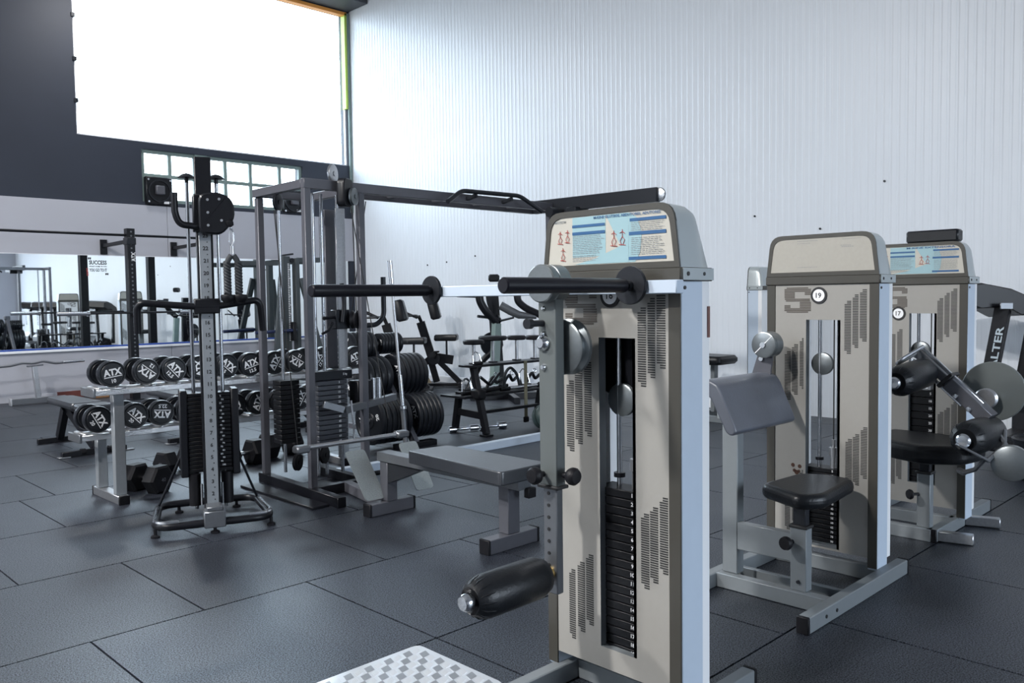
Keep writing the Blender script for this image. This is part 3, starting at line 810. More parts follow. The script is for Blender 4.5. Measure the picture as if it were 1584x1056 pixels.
part('locking_knob', MB().lathe([(0, 0), (.008, 0), (.008, .04), (.026, .044), (.029, .054), (.024, .064), (0, .066)], (4.90, 1.735, .255), (-.8, .6, 0), 16), 'rubber', sp)
seat = round_poly([(4.75, 1.98), (4.60, 1.62), (4.72, 1.44), (4.95, 1.40), (5.12, 1.62), (5.14, 1.98)], .05, 4)
soft(part('seat', MB().prism(seat, (0, 0, .475), X1, Y1, (0, 0, .10)), 'vinyl', t), .035)
am = part('roller_arm', MB().bar((4.87, 1.73, 1.05), (4.87, 1.42, .76), .045, .085, (1, 0, 0)), 'gun_steel', t)
am['label'] = 'chrome edged slanting arm carrying the upper roller'
part('arm_rail', MB().bar((4.845, 1.70, 1.075), (4.845, 1.40, .79), .016, .02).bar((4.845, 1.755, 1.01), (4.845, 1.50, .775), .014, .018), 'chrome', am)
part('arm_collar', MB().bar((4.866, 1.585, .915), (4.866, 1.57, .90), .10, .12, (1, 0, 0)), 'ink_black', am)
part('arm_sleeve', MB().bar((4.862, 1.565, .895), (4.862, 1.37, .715), .07, .105, (1, 0, 0)), 'grey_paint', am)
for (y, z) in ((1.52, .83), (1.455, .765)): part('arm_bolt', MB().lathe([(0, -.016), (.012, -.014), (.017, 0), (0, 0)], (4.808, y, z), X1, 12), 'chrome', am)
part('crank_loop', MB().tube([(4.845, 1.70, 1.085), (4.70, 1.76, 1.02), (4.70, 1.79, .99), (4.845, 1.73, 1.05)], .010, 8, .02), 'steel_worn', am)
roller(t, (4.44, 1.69, .920), (4.86, 1.69, .945), .080)
roller(t, (4.52, 1.385, .645), (4.95, 1.385, .640), .088)
part('roller_bracket', MB().bar((4.46, 1.40, .63), (4.55, 1.285, .55), .05, .012).tube([(4.55, 1.29, .55), (4.75, 1.27, .60), (4.86, 1.30, .66)], .011, 8), 'gun_steel', t)
cm = part('cam_disc', MB().lathe([(0, 0), (.158, 0), (.162, .004), (.162, .016), (.158, .02), (0, .02)], (5.10, 1.425, .835), X1, 40), 'teal_paint', t)
part('cam_sheave', MB().lathe([(0, 0), (.05, 0), (.056, .006), (.046, .018), (.056, .03), (.05, .036), (0, .036)], (5.02, 1.44, .80), X1, 24), 'steel_worn', t)
part('counterweight', MB().lathe([(0, 0), (.08, 0), (.088, .006), (.088, .05), (.08, .055), (0, .055)], (4.62, 1.205, .535), (1, .25, 0), 30), 'hub_steel', t)
part('counterweight_arm', MB().tube([(4.64, 1.21, .535), (4.75, 1.25, .58), (4.86, 1.38, .72)], .014, 8), 'gun_steel', t)
part('shin_bar', MB().tube([(4.55, 1.30, .56), (4.60, 1.36, .49), (4.66, 1.43, .455)], .012, 8).cyl((4.66, 1.43, .455), (4.72, 1.47, .452), .016, 10), 'gun_steel', t)
# black box standing on top of machine 17
t = thing('media_player', 'flat glossy black box standing on top of machine 17', 'screen', (5.31, 1.81, 1.672))
part('casing', MB().obox((5.31, 1.81, 1.708), X1, (0, 1, .0), (0, 0, 1), .045, .145, .036, .010), 'black_paint', t)
part('front_screen', MB().box(5.262, 5.266, 1.675, 1.945, 1.682, 1.735), 'screen_black', t, smooth=False)
# machine near the white wall, turned to the mirror
def side_machine(ox, oy, label, num):
    t = thing('pulldown_machine', label, 'gym machine', (ox, oy, 0), -PI/2)
    t['off'] = (0, 0, 0)
    tower(t, 0, 0, num, 'plain', (-.09, .07, .15, 1.25), .55, 10, 'panel_white', detail=False)
    foot_tube(t, (-.75, -.30, .035), (.25, -.30, .035)); foot_tube(t, (-.75, .30, .035), (.25, .30, .035))
    part('base_tube', MB().bar((-.70, -.28, .035), (-.70, .28, .035), .05, .07), 'paint_silver', t)
    part('seat_post', MB().box(-.60, -.55, -.04, .04, .07, .60, .003), 'paint_silver', t)
    part('seat_beam', MB().box(-.55, 0, -.035, .035, .24, .32, .003), 'paint_silver', t)
    part('bench_pad', MB().prism(round_poly([(-.86, -.26), (-.38, -.20), (-.38, .20), (-.86, .26)], .05, 3), (0, 0, .61), X1, Y1, (0, 0, .095), .03), 'vinyl', t)
    return t
side_machine(8.285, 4.57, 'light grey weight machine seen from its side between machines 16 and 19', '21')
side_machine(8.25, -0.1, 'light grey weight machine visible only in the wall mirror', '22')

# ================================================================== TALL PULLEY COLUMN
t = thing('pulley_column', 'tall narrow adjustable pulley column with numbered silver face and looped base', 'gym machine', (2.247, 4.823, 0), math.radians(-21.3))
t['off'] = (0, 0, 0)
bl = part('base_loop', MB().tube([(-.335, 0, .062), (.335, 0, .062), (.30, .60, .062), (-.30, .60, .062)], .024, 12, .12, True, 6), 'black_paint', t)
part('loop_cover', MB().tube([(-.20, -.004, .088), (-.30, .0, .088), (-.335, .06, .088), (-.312, .40, .088)], .012, 8, .08).tube([(.20, -.004, .088), (.30, .0, .088), (.335, .06, .088), (.312, .40, .088)], .012, 8, .08), 'chrome', bl)
for x, y in ((-.33, .03), (.33, .03), (.0, -.01), (-.18, .60), (.18, .60)):
    part('leveling_foot', MB().lathe([(0, 0), (.026, 0), (.026, .012), (.010, .018), (.010, .05), (0, .05)], (x, y, 0), Z1, 12), 'rubber', bl)
for s in (-1, 1):
    part('stay_rod', MB().cyl((s*.16, .30, .44), (s*.305, .50, .075), .008, 8), 'dark_steel', t)
part('front_block', MB().box(-.062, .062, -.035, .075, .035, .135, .006).box(-.045, .045, -.03, .09, .135, .16, .004), 'gun_steel', t)
cl = part('column', MB().box(-.047, .047, .10, .175, .08, 2.245, .004), 'black_paint', t)
part('column_face', MB().box(-.034, .034, .092, .102, .13, 1.81, .002), 'face_steel', t)
nm = MB()
for k in range(1, 24): add_text(nm, str(k), (0.002, .0905, 1.775-(23-k)*.0742), X1, Z1, .024, None, .03)
part('position_numbers', nm, 'ink_black', t, smooth=False)
tk = MB()
for k in range(20):
    add_text(tk, str(5*(k+1)), (.078 if k % 2 else .066, .178, .80-k*.0225), X1, Z1, .011, None, .02)
part('weight_numbers', tk, 'ink_white', t, smooth=False)
hm = MB()
for k in range(24): hm.cyl((.012, .0915, 1.738-k*.0742), (.012, .0905, 1.738-k*.0742), .004, 6)
part('pin_holes', hm, 'ink_black', t)
ph = .0245
pm = MB().box(-.125, .125, -.05, .05, 0, ph-.003, .002).mesh('stack_plate'); pm.materials.append(M['stack_black'])
for k in range(20):
    o = part('stack_plate', pm, None, t); o.location = (0, .235, .335+k*ph)
for s in (-1, 1):
    part('side_shield', MB().box(s*.128, s*.172, .17, .32, .31, .842, .006), 'black_paint', t)
    part('guide_rod', MB().cyl((s*.085, .235, .10), (s*.085, .235, 2.14), .011, 12), 'rod_steel', t)
    part('rod_cap', MB().lathe([(0, .03), (.03, .02), (.055, 0), (.012, -.004), (.012, -.03), (0, -.03)], (s*.085, .235, 2.135), Z1, 14), 'dark_steel', t)
    part('damper', MB().cyl((s*.095, .21, .13), (s*.095, .21, .325), .036, 14), 'rubber', t)
    part('damper_bolt', MB().cyl((s*.06, .15, .14), (s*.06, .15, .27), .008, 8), 'chrome', t)
pc = part('pulley_housing', MB().prism(round_poly([(-.07, -.12), (.06, -.13), (.135, -.03), (.125, .08), (.05, .125), (-.07, .11)], .045, 4), (.035, .07, 1.905), X1, Z1, (0, -.075, 0), .010), 'black_paint', t)
for (x, z) in ((-.02, .075), (-.02, 0), (-.02, -.075), (.055, -.045), (.045, .08)): part('housing_bolt', MB().cyl((.035+x, -.005, 1.905+z), (.035+x, -.012, 1.905+z), .008, 8), 'steel_worn', pc)
part('carriage', MB().box(-.062, .062, .07, .185, 1.80, 2.02, .006), 'black_paint', t)
part('hook_handle', MB().tube([(-.165, .04, 2.02), (-.165, .04, 1.90), (-.14, .04, 1.835), (-.03, .05, 1.825)], .020, 10, .05), 'black_paint', t)
part('dip_handles', MB().tube([(-.385, .11, 1.20), (-.385, .09, 1.352), (-.36, .08, 1.378), (-.05, .08, 1.352), (.05, .08, 1.352), (.285, .08, 1.388), (.31, .09, 1.36), (.325, .12, 1.20)], .021, 12, .03), 'black_paint', t)
part('handle_clamp', MB().box(-.075, .075, .06, .19, 1.31, 1.40, .008), 'black_paint', t)
# rope hung on it
rt = V((2.247, 4.823, 0)); R_ = Matrix.Rotation(math.radians(-21.3), 4, 'Z')
def L(x, y, z): return rt+(R_ @ V((x, y, 0)))+V((0, 0, z))
t = thing('triceps_rope', 'black braided triceps rope with two ball ends hanging from the pulley column', 'rope', L(.135, 0, 1.36))
part('cable_ball', MB().lathe([(0, -.025), (.02, -.018), (.025, 0), (.02, .018), (0, .025)], L(.135, .0, 1.845), (.4, 0, -1), 14), 'rubber', t)
part('carabiner', MB().tube([L(.143, 0, 1.82), L(.155, 0, 1.79), L(.156, 0, 1.735), L(.143, 0, 1.705), L(.132, 0, 1.74), L(.134, 0, 1.79)], .005, 6, .01, True), 'chrome', t)
part('swivel', MB().cyl(L(.146, 0, 1.66), L(.146, 0, 1.71), .014, 10), 'steel_worn', t)
for s, nm_ in ((-1, 'rope_strand'), (1, 'rope_strand')):
    pts = []; 
    top = L(.146, 0, 1.665)
    base = [L(.146+s*.006, 0, 1.655), L(.146+s*.030, 0, 1.62), L(.148+s*.034, 0, 1.55), L(.150+s*.030, 0, 1.42)]
    st = part(nm_, MB().tube(base, .017, 10, .03), 'rope', t)
    tw = MB()
    for ph_ in (0, PI*2/3, PI*4/3):
        P = []
        for k in range(40):
            u = k/39; c = L(.146+s*.032, 0, 1.615-u*.19); a = ph_+u*22
            P.append(c+V((math.cos(a)*.0150, math.sin(a)*.0150, 0)))
        tw.tube(P, .0092, 6)
    part('braid', tw, 'rope', st)
    part('rope_ball', MB().lathe([(0, .0), (.042, .004), (.046, .014), (.042, .034), (.026, .052), (0, .056)], L(.150+s*.034, 0, 1.425), -Z1, 16), 'rubber', st)

# ================================================================== CABLE STATION
t = thing('cable_crossover', 'dark steel cable station with high twin beams and low row weight stack', 'gym machine', (3.35, 5.3, 0))
ZT = 2.185
def post(x, y, z0=.05, z1=2.153, w=.05, m='grey_paint', nm='upright'):
    return part(nm, MB().box(x-w/2, x+w/2, y-w/2, y+w/2, z0, z1, .004), m, t)
for x, y in ((3.165, 5.885), (3.13, 5.165), (3.575, 5.165), (3.60, 5.885)): post(x, y)
for x, y in ((5.60, 5.165), (6.12, 5.165), (6.12, 5.60)): post(x, y)
part('top_rail', MB().bar((3.15, 5.91, ZT), (3.13, 5.19, ZT), .05, .06), 'grey_paint', t)
part('top_rail', MB().bar((3.60, 5.91, ZT), (3.575, 5.19, ZT), .05, .06), 'grey_paint', t)
part('top_rail', MB().bar((3.14, 5.90, ZT+.003), (3.63, 5.90, ZT+.003), .05, .055), 'grey_paint', t)
bm1 = part('cross_beam', MB().bar((3.105, 5.165, ZT), (5.66, 5.165, ZT), .05, .07), 'grey_paint', t)
bm2 = part('cross_beam', MB().bar((3.60, 5.42, ZT-.01), (5.66, 5.42, ZT-.01), .05, .06), 'grey_paint', t)
for x in (4.0, 4.45, 4.9, 5.3): part('rung', MB().cyl((x, 5.18, ZT-.01), (x, 5.41, ZT-.01), .016, 10), 'grey_paint', t)
part('top_rail', MB().bar((6.12, 5.63, ZT), (6.12, 5.19, ZT), .05, .06), 'grey_paint', t)
part('top_rail', MB().bar((5.63, 5.165, ZT), (6.10, 5.165, ZT), .05, .06), 'grey_paint', t)
ab = part('pulldown_arm', MB().bar((5.65, 5.40, 2.20), (5.65, 4.02, 2.19), .06, .115), 'dark_steel', t)
part('arm_pulley', MB().lathe([(0, 0), (.05, 0), (.056, .004), (.048, .012), (.056, .020), (.05, .024), (0, .024)], (5.638, 4.01, 2.19), X1, 20), 'chrome', ab)
part('arm_bracket', MB().box(5.60, 5.70, 4.95, 5.10, 2.08, 2.14, .006).box(5.56, 5.74, 4.82, 4.93, 2.10, 2.16, .006), 'dark_steel', ab)
part('arm_roller', MB().cyl((5.45, 5.03, 2.12), (5.62, 5.03, 2.12), .045, 14), 'dark_steel', ab)
# long multi-grip bar in front of the beams
mb_ = part('pull_up_bar', MB().tube([(4.255, 4.98, 2.123), (4.443, 5.03, 2.225), (5.09, 5.03, 2.233), (5.31, 4.98, 2.11)], .018, 12, .05), 'dark_steel', t)
for x in (4.60, 5.0): part('bar_hanger', MB().bar((x, 5.03, 2.20), (x, 5.165, 2.18), .03, .03), 'dark_steel', mb_)
# base
part('base_rail', MB().bar((3.165, 5.95, .035), (3.10, 4.76, .035), .065, .07), 'black_paint', t)
part('floor_plate', MB().box(2.93, 3.06, 4.85, 5.85, 0, .018, .003), 'black_paint', t)
part('base_rail', MB().bar((3.60, 5.95, .035), (3.575, 5.14, .035), .06, .07), 'black_paint', t)
part('base_rail', MB().bar((3.15, 5.165, .035), (3.60, 5.165, .035), .06, .07), 'black_paint', t)
part('base_rail', MB().bar((6.12, 5.68, .035), (6.12, 4.95, .035), .06, .07), 'black_paint', t)
fb = part('floor_beam', MB().bar((3.62, 5.60, .035), (6.10, 5.60, .035), .07, .07), 'paint_blue', t)
fb['label'] = 'long pale blue floor beam'
part('tape_mark', MB().box(4.52, 4.60, 5.562, 5.638, .0705, .0715).box(4.52, 4.60, 5.5635, 5.5645, .02, .071), 'cyan_tape', fb, smooth=False)
# stacks
def stack(cx, cy, w, z0, n, ph, m, nums=True):
    pm = MB().box(-w/2, w/2, -.055, .055, 0, ph-.004, .003).mesh('stack_plate'); pm.materials.append(M[m])
    for k in range(n):
        o = part('stack_plate', pm, None, t); o.location = V((cx, cy, z0+k*ph))-V(t['off'])
        if nums:
            q = add_text(MB(), str(5*(n-k)), (w*.22, -.0562, ph*.46), X1, Z1, ph*.45, None, .02).mesh('plate_number', None, False); q.materials.append(M['ink_white'])
            qo = bpy.data.objects.new('plate_number', q); COL.objects.link(qo); qo.parent = o
stack(3.40, 5.36, .25, .33, 13, .036, 'stack_grey')
tp = part('head_plate', MB().box(3.245, 3.565, 5.295, 5.425, .80, .865, .004), 'dark_steel', t)
part('plate_number', add_text(MB(), '5 kg', (3.50, 5.2935, .835), X1, Z1, .020, None, .02), 'ink_white', tp, smooth=False)
stack(3.20, 5.62, .16, .33, 13, .036, 'stack_black', False)
stack(6.0, 5.36, .24, .30, 14, .036, 'stack_black', False)
for (x, y, r) in ((3.30, 5.36, .013), (3.37, 5.36, .013), (3.505, 5.36, .013), (3.20, 5.66, .012), (5.94, 5.36, .013), (6.06, 5.36, .013)):
    part('guide_rod', MB().cyl((x, y, .10), (x, y, 2.15), r, 12), 'rod_steel', t)
part('rail_plate', MB().box(3.455, 3.535, 5.30, 5.312, .88, 2.05, .003), 'steel_worn', t)
part('rail_plate', MB().box(3.45, 3.54, 5.44, 5.46, .88, 2.05, .003), 'grey_paint', t)
part('center_upright', MB().box(3.285, 3.315, 5.43, 5.46, .05, 2.16, .003), 'black_paint', t)
part('carriage', MB().box(3.40, 3.52, 5.24, 5.32, 1.17, 1.31, .006), 'dark_steel', t)
part('carriage_wheel', MB().lathe([(0, 0), (.06, 0), (.068, .006), (.055, .025), (.068, .045), (.06, .05), (0, .05)], (3.53, 5.235, 1.235), (.6, -.8, 0), 20), 'rubber', t)
part('carriage_pin', MB().cyl((3.30, 5.25, 1.25), (3.42, 5.26, 1.26), .012, 8).tube([(3.28, 5.24, 1.14), (3.33, 5.24, 1.16), (3.37, 5.24, 1.22)], .010, 8), 'black_paint', t)
def pulley(x, y, z, r, ax, m='rubber', w=.026):
    return part('pulley', MB().lathe([(r*.25, 0), (r*.88, 0), (r, .003), (r*.88, w/2), (r, w-.003), (r*.88, w), (r*.25, w), (r*.25, 0)], (x, y, z), ax, 24).cyl(V((x, y, z))-V(ax)*.006, V((x, y, z))+V(ax)*(w+.006), r*.27, 10), m, t)
pulley(3.36, 5.20, 2.275, .066, (.5, -.86, 0), 'steel_worn'); pulley(3.12, 5.55, 2.09, .06, (.5, -.86, 0), 'dark_steel')
pulley(3.455, 5.085, 2.11, .062, (.5, -.86, 0), 'hub_steel'); pulley(3.30, 5.30, .26, .062, (.5, -.86, 0)); pulley(3.08, 5.30, .24, .06, (.5, -.86, 0))
part('pulley_cage', MB().prism(round_poly([(-.075, -.10), (.06, -.10), (.075, .10), (-.06, .10)], .04, 4), (3.385, 5.12, 2.135), (.86, .5, 0), Z1, (.03, -.052, 0), .006), 'black_paint', t)
for (a, b) in (((3.53, 5.20, 2.08), (3.60, 5.25, .60)), ((3.51, 5.19, 2.06), (3.52, 4.80, .55)), ((3.09, 5.53, 2.03), (3.10, 5.30, .3)), ((3.13, 5.58, 2.05), (3.20, 5.62, .85)), ((3.645, 5.19, 2.1), (3.54, 5.27, 1.2))):
    part('cable', MB().cyl(a, b, .0035, 6), 'ink_black', t)
part('shelf_rail', MB().bar((3.20, 5.12, .655), (3.34, 5.08, .605), .05, .05).bar((3.34, 5.08, .600), (3.95, 5.30, .625), .05, .05), 'gun_steel', t)
part('cable_box', MB().box(3.575, 3.70, 5.24, 5.36, .60, .78, .006), 'black_paint', t)
for x in (3.725, 3.775): part('spring_cylinder', MB().cyl((x, 5.26, .60), (x, 5.26, .79), .02, 12), 'chrome', t)
part('swing_handle', MB().tube([(3.44, 5.22, 1.50), (3.46, 5.22, 1.36), (3.44, 5.22, 1.22)], .016, 10, .05), 'black_paint', t)
part('swing_handle', MB().tube([(3.83, 5.25, 1.55), (3.83, 5.25, 1.25), (3.76, 5.25, 1.19), (3.62, 5.22, 1.19)], .020, 10, .07), 'dark_steel', t)
# ------------------------------------------------------------------ low row seat with foot plates
t = thing('low_row_bench', 'low black padded rowing bench with two steel foot plates', 'bench', (3.24, 3.85, 0))
foot_tube(t, (3.045, 3.31, .04), (3.435, 3.31, .04), .075, .08, 'grey_paint')
foot_tube(t, (3.075, 4.44, .04), (3.435, 4.44, .04), .075, .08, 'grey_paint')
part('seat_post', MB().box(3.20, 3.29, 3.28, 3.36, .08, .345, .004), 'grey_paint', t)
part('seat_post', MB().box(3.21, 3.29, 4.40, 4.48, .08, .345, .004), 'grey_paint', t)
part('gusset', MB().prism([(4.06, .33), (4.46, .33), (4.46, .22), (4.40, .20)], (3.215, 0, 0), Y1, Z1, (.07, 0, 0)), 'dark_steel', t)
part('seat_beam', MB().box(3.20, 3.30, 3.20, 4.50, .335, .395, .004), 'gun_steel', t)
part('beam_end', MB().box(3.25, 3.31, 3.17, 3.21, .29, .345, .004), 'rubber', t)
st = part('seat_pad', MB().prism(round_poly([(3.04, 3.17), (3.41, 3.17), (3.40, 4.02), (3.11, 4.06)], .03, 3), (0, 0, .392), X1, Y1, (0, 0, .075)), 'vinyl_sheen_tone', t); soft(st, .02)
part('link_tube', MB().bar((3.26, 4.47, .04), (3.40, 5.14, .04), .06, .07), 'grey_paint', t)
for cx, dx in ((3.12, .10), (3.525, .06)):
    w = .075
    poly = [(-w, -.17), (w, -.17), (w-dx*.6, .17), (-w-dx*.6, .17)]
    poly = round_poly(poly, .025, 3)
    fp_ = part('foot_plate', MB().prism(poly, (cx+.03, 4.52, .25), X1, V((0, .42, .90)).normalized(), V((0, -.90, .42)).normalized()*.008), 'plate_alu', t)
part('plate_axle', MB().cyl((3.10, 4.56, .24), (3.56, 4.56, .24), .016, 10), 'dark_steel', t)
t = thing('rowing_bar', 'straight silver cable bar resting in front of the weight stack', 'bar', (3.2, 4.80, .40))
part('bar_shaft', MB().cyl((2.80, 4.80, .43), (3.66, 4.80, .425), .016, 12), 'steel_worn', t)
for x in (2.83, 3.63): part('bar_end', MB().box(x-.05, x+.05, 4.76, 4.84, .40, .45, .012), 'gun_steel', t)
part('chain', MB().tube([(3.23, 4.80, .44), (3.235, 4.80, .52), (3.225, 4.80, .60), (3.23, 4.82, .70)], .007, 6), 'chrome', t)

# ================================================================== DUMBBELL RACK
t = thing('dumbbell_rack', 'two-tier silver dumbbell rack with round black dumbbells', 'rack', (3.05, 6.2, 0))
for x in (2.135, 3.95):
    foot_tube(t, (x, 5.95, .03), (x, 6.47, .03), .07, .06, 'steel_worn')
    part('rack_leg', MB().box(x-.036, x+.036, 5.99, 6.05, .06, .775, .004), 'face_steel', t)
    part('rack_leg', MB().box(x-.033, x+.033, 6.34, 6.40, .06, .43, .004), 'face_steel', t)
for (y0, y1, z) in ((5.945, 6.175, .80), (6.255, 6.475, .46)):
    part('saddle_rail', MB().box(1.97, 4.12, y0, y0+.05, z-.04, z, .004), 'aluminium', t)
    part('saddle_rail', MB().box(1.97, 4.12, y1-.05, y1, z-.04, z, .004), 'aluminium', t)
    part('rail_end', MB().box(1.955, 1.972, y0-.01, y1+.01, z-.05, z+.01, .003), 'gun_steel', t)
    part('rail_end', MB().box(4.118, 4.135, y0-.01, y1+.01, z-.05, z+.01, .003), 'gun_steel', t)
    for k in range(12): part('saddle', MB().box(1.99+k*.178, 2.02+k*.178, y0+.004, y1-.004, z-.003, z+.012, .004), 'aluminium', t)
def db_meshes(r):
    hw = .062
    d = {}
    d['head'] = MB().lathe([(0, 0), (r*.80, 0), (r*.84, .004), (r*.88, .002), (r*.97, .003), (r, .012), (r, hw-.008), (r*.95, hw), (0, hw)], (0, 0, 0), Y1, 32).mesh('head')
    d['handle'] = MB().lathe([(0, 0), (.014, 0), (.016, .03), (.018, .06), (.016, .09), (.014, .12), (0, .12)], (0, 0, 0), Y1, 12).mesh('handle')
    d['head'].materials.append(M['plate_rubber']); d['handle'].materials.append(M['steel_worn'])
    p = MB(); add_text(p, 'ATX', (0, -.0012, r*.14), X1, Z1, r*.52, r*1.32, .045); p.box(-r*.66, r*.66, -.0016, -.0004, -r*.24, -r*.18)
    d['print'] = p.mesh('brand_print', None, False); d['print'].materials.append(M['ink_white'])
    return d
DBM = db_meshes(.090); DBL = db_meshes(.094); num_c = {}
def dumbbell(x, y, z, kg, rot, lb, D, r):
    t = thing('round_dumbbell', lb, 'dumbbell', (x, y, z-r), 0, 'round dumbbells on the rack')
    def put(n, me, loc, par=t, ry=0):
        o = bpy.data.objects.new(n, me); COL.objects.link(o); o.parent = par; o.location = loc; o.rotation_euler = (0, ry, 0); return o
    h = put('dumbbell_head', D['head'], (0, 0, r)); put('dumbbell_head', D['head'], (0, .182, r)); put('dumbbell_handle', D['handle'], (0, .062, r))
    put('brand_print', D['print'], (0, 0, 0), h, -math.radians(rot))
    if kg not in num_c:
        num_c[kg] = add_text(MB(), kg, (0, -.0012, -r*.52), X1, Z1, r*.30, None, .03).mesh('weight_print', None, False); num_c[kg].materials.append(M['ink_white'])
    put('weight_print', num_c[kg], (0, 0, 0), h, -math.radians(rot))
ordn = ['first', 'second', 'third', 'fourth', 'fifth', 'sixth', 'seventh', 'eighth', 'ninth', 'tenth', 'eleventh']
for k, (x, kg, rot) in enumerate(((2.080, '10', 8), (2.312, '12', 142), (2.502, '12.5', -48), (2.690, '15', 95), (2.899, '15', -42), (3.085, '12.5', 16), (3.290, '15', 58), (3.475, '12', 148), (3.660, '17.5', 50), (3.845, '17.5', -60), (4.03, '20', 20))):
    dumbbell(x, 5.925, .904, kg, rot, 'round black dumbbell, %s from the left on the upper rack tier' % ordn[k], DBM, .090)
for k, (x, kg, rot) in enumerate(((2.080, '20', -62), (2.335, '20', -46), (2.525, '22.5', 174), (2.72, '22.5', 90), (2.91, '25', 30), (3.10, '25', -70), (3.295, '27.5', 70), (3.488, '27.5', 0), (3.68, '30', 60), (3.87, '30', -20))):
    dumbbell(x, 6.225, .568, kg, rot, 'round black dumbbell, %s from the left on the lower rack tier' % ordn[k], DBL, .094)
# hexagonal dumbbells on the floor
def hex_dumbbell(x, y, rz, r, l, lb):
    t = thing('hex_dumbbell', lb, 'dumbbell', (x, y, 0), rz, 'hexagonal dumbbells on the floor'); t['off'] = (0, 0, 0)
    z = r*math.cos(PI/6)
    for s in (-1, 1):
        prof = [(r*math.cos(PI/6*(2*k)), r*math.sin(PI/6*(2*k))) for k in range(6)]
        part('hex_head', MB().prism(prof, (s*(l/2), 0, z), Y1, Z1, (-s*l*.34, 0, 0), .016), 'rubber', t)
        part('head_print', add_text(MB(), '40', (s*(l/2+.001), 0, z), (0, s, 0), Z1, .03, None, .02), 'grey_paint', t, smooth=False)
    part('handle', MB().lathe([(0, 0), (.016, 0), (.019, l*.15), (.016, l*.32), (0, l*.32)], (-l*.16, 0, z), X1, 12), 'chrome', t)
hex_dumbbell(2.41, 6.26, -1.20, .112, .33, 'black hexagonal dumbbell on the floor beside the rack foot')
hex_dumbbell(3.34, 6.62, .10, .118, .40, 'black hexagonal dumbbell on the floor right behind the pulley column')
hex_dumbbell(3.80, 6.80, .05, .118, .36, 'black hexagonal dumbbell on the floor behind the cable station upright')
hex_dumbbell(2.86, 6.78, .3, .105, .34, 'black hexagonal dumbbell on the floor left behind the pulley column')

# ------------------------------------------------------------------ benches behind the rack
def bench(x, y, lb, first=[None]):
    if first[0] is None:
        t = thing('workout_bench', lb, 'bench', (x, y, 0), 0, 'flat benches behind the dumbbell rack'); t['off'] = (0, 0, 0)
        part('back_pad', MB().prism(round_poly([(-.14, -.26), (.14, -.26), (.12, .56), (-.12, .56)], .05, 3), (0, 0, .40), X1, Y1, (0, 0, .06), .015), 'vinyl_sheen_tone', t)
        part('seat_pad', MB().prism(round_poly([(-.16, -.58), (.16, -.58), (.14, -.29), (-.14, -.29)], .05, 3), (0, 0, .40), X1, Y1, (0, 0, .06), .015), 'vinyl_sheen_tone', t)
        part('frame_rail', MB().bar((0, .42, .37), (0, -.50, .37), .06, .05), 'black_paint', t)
        part('strut', MB().bar((0, .30, .36), (0, -.42, .07), .055, .09), 'black_paint', t)
        part('leg', MB().bar((-.02, .32, .36), (-.02, .52, .05), .06, .08), 'black_paint', t)
        part('leg', MB().bar((0, -.30, .36), (0, -.46, .05), .05, .06), 'black_paint', t)
        part('foot', MB().bar((-.22, .53, .03), (.20, .53, .03), .05, .05), 'black_paint', t)
        part('foot', MB().bar((-.30, -.46, .03), (.26, -.46, .03), .05, .05), 'black_paint', t)
        for sx in (-1, 1):
            part('foot_tip', MB().box(sx*.28-.05, sx*.28+.05, -.49, -.43, .003, .012, .002), 'steel_worn', t)
            part('wheel', MB().cyl((sx*.10, -.46, .035), (sx*.14, -.46, .035), .033, 14), 'rubber', t)
        first[0] = t; return t
    t = copy_tree(first[0]); t.location = (x, y, 0); t['label'] = lb; return t
bench(2.70, 8.62, 'black workout bench seen left of the dumbbell rack')
bench(3.66, 8.62, 'black workout bench behind the middle of the dumbbell rack')
bench(4.99, 8.60, 'black workout bench behind the right half of the dumbbell rack')

# ------------------------------------------------------------------ wall rig with pull-up bar
t = thing('pull_up_rig', 'black perforated wall rig with long pull-up bar above the mirrors', 'rig', (4.64, 12.37, 0))
pb = part('pull_up_bar', MB().cyl((1.6, 12.37, 2.335), (5.72, 12.37, 2.335), .018, 12), 'black_paint', t)
for x in (4.64, 5.70, 1.62):
    p = part('rig_post', MB().box(x-.055, x+.055, 12.31, 12.43, 0, 2.43, .005), 'black_paint', t)
    hl = MB()
    for k in range(40): hl.cyl((x, 12.3095, .12+k*.058), (x, 12.307, .12+k*.058), .013, 8)
    q = part('post_holes', hl, 'gun_steel', p); q['kind'] = 'stuff'
    part('post_bracket', MB().box(x-.065, x+.065, 12.30, 12.44, 2.20, 2.30, .005), 'dark_steel', p)
    part('wall_arm', MB().bar((x-.02, 12.43, 2.25), (x-.02, YB-.046, 2.235), .05, .05), 'black_paint', t)
    part('wall_plate', MB().box(x-.07, x+.03, YB-.046, YB-.0225, 2.11, 2.33, .004), 'black_paint', t)
    part('rig_foot', MB().box(x-.09, x+.09, 12.27, 12.47, 0, .012, .003), 'black_paint', t)
    if x == 4.64: part('post_lettering', add_text(MB(), 'ATX', (x+.02, 12.306, 2.03), Z1, -X1, .055, .13, .03), 'ink_white', p, smooth=False)
for x in (4.64, 5.70): part('bar_hook', MB().bar((x, 12.31, 1.20), (x, 12.20, 1.20), .05, .02).bar((x, 12.20, 1.19), (x, 12.20, 1.28), .05, .02), 'black_paint', t)
t = thing('barbell', 'silver barbell racked across the pull-up rig in front of the mirrors', 'barbell', (4.64, 12.24, 1.20))
part('shaft', MB().cyl((3.95, 12.26, 1.24), (5.35, 12.26, 1.24), .015, 10), 'dark_steel', t)
part('sleeve', MB().cyl((3.62, 12.26, 1.24), (4.02, 12.26, 1.24), .027, 14), 'chrome', t)
part('sleeve', MB().cyl((5.28, 12.26, 1.24), (5.72, 12.26, 1.24), .027, 14), 'chrome', t)
part('collar', MB().cyl((4.0, 12.26, 1.24), (4.03, 12.26, 1.24), .04, 14), 'chrome', t)
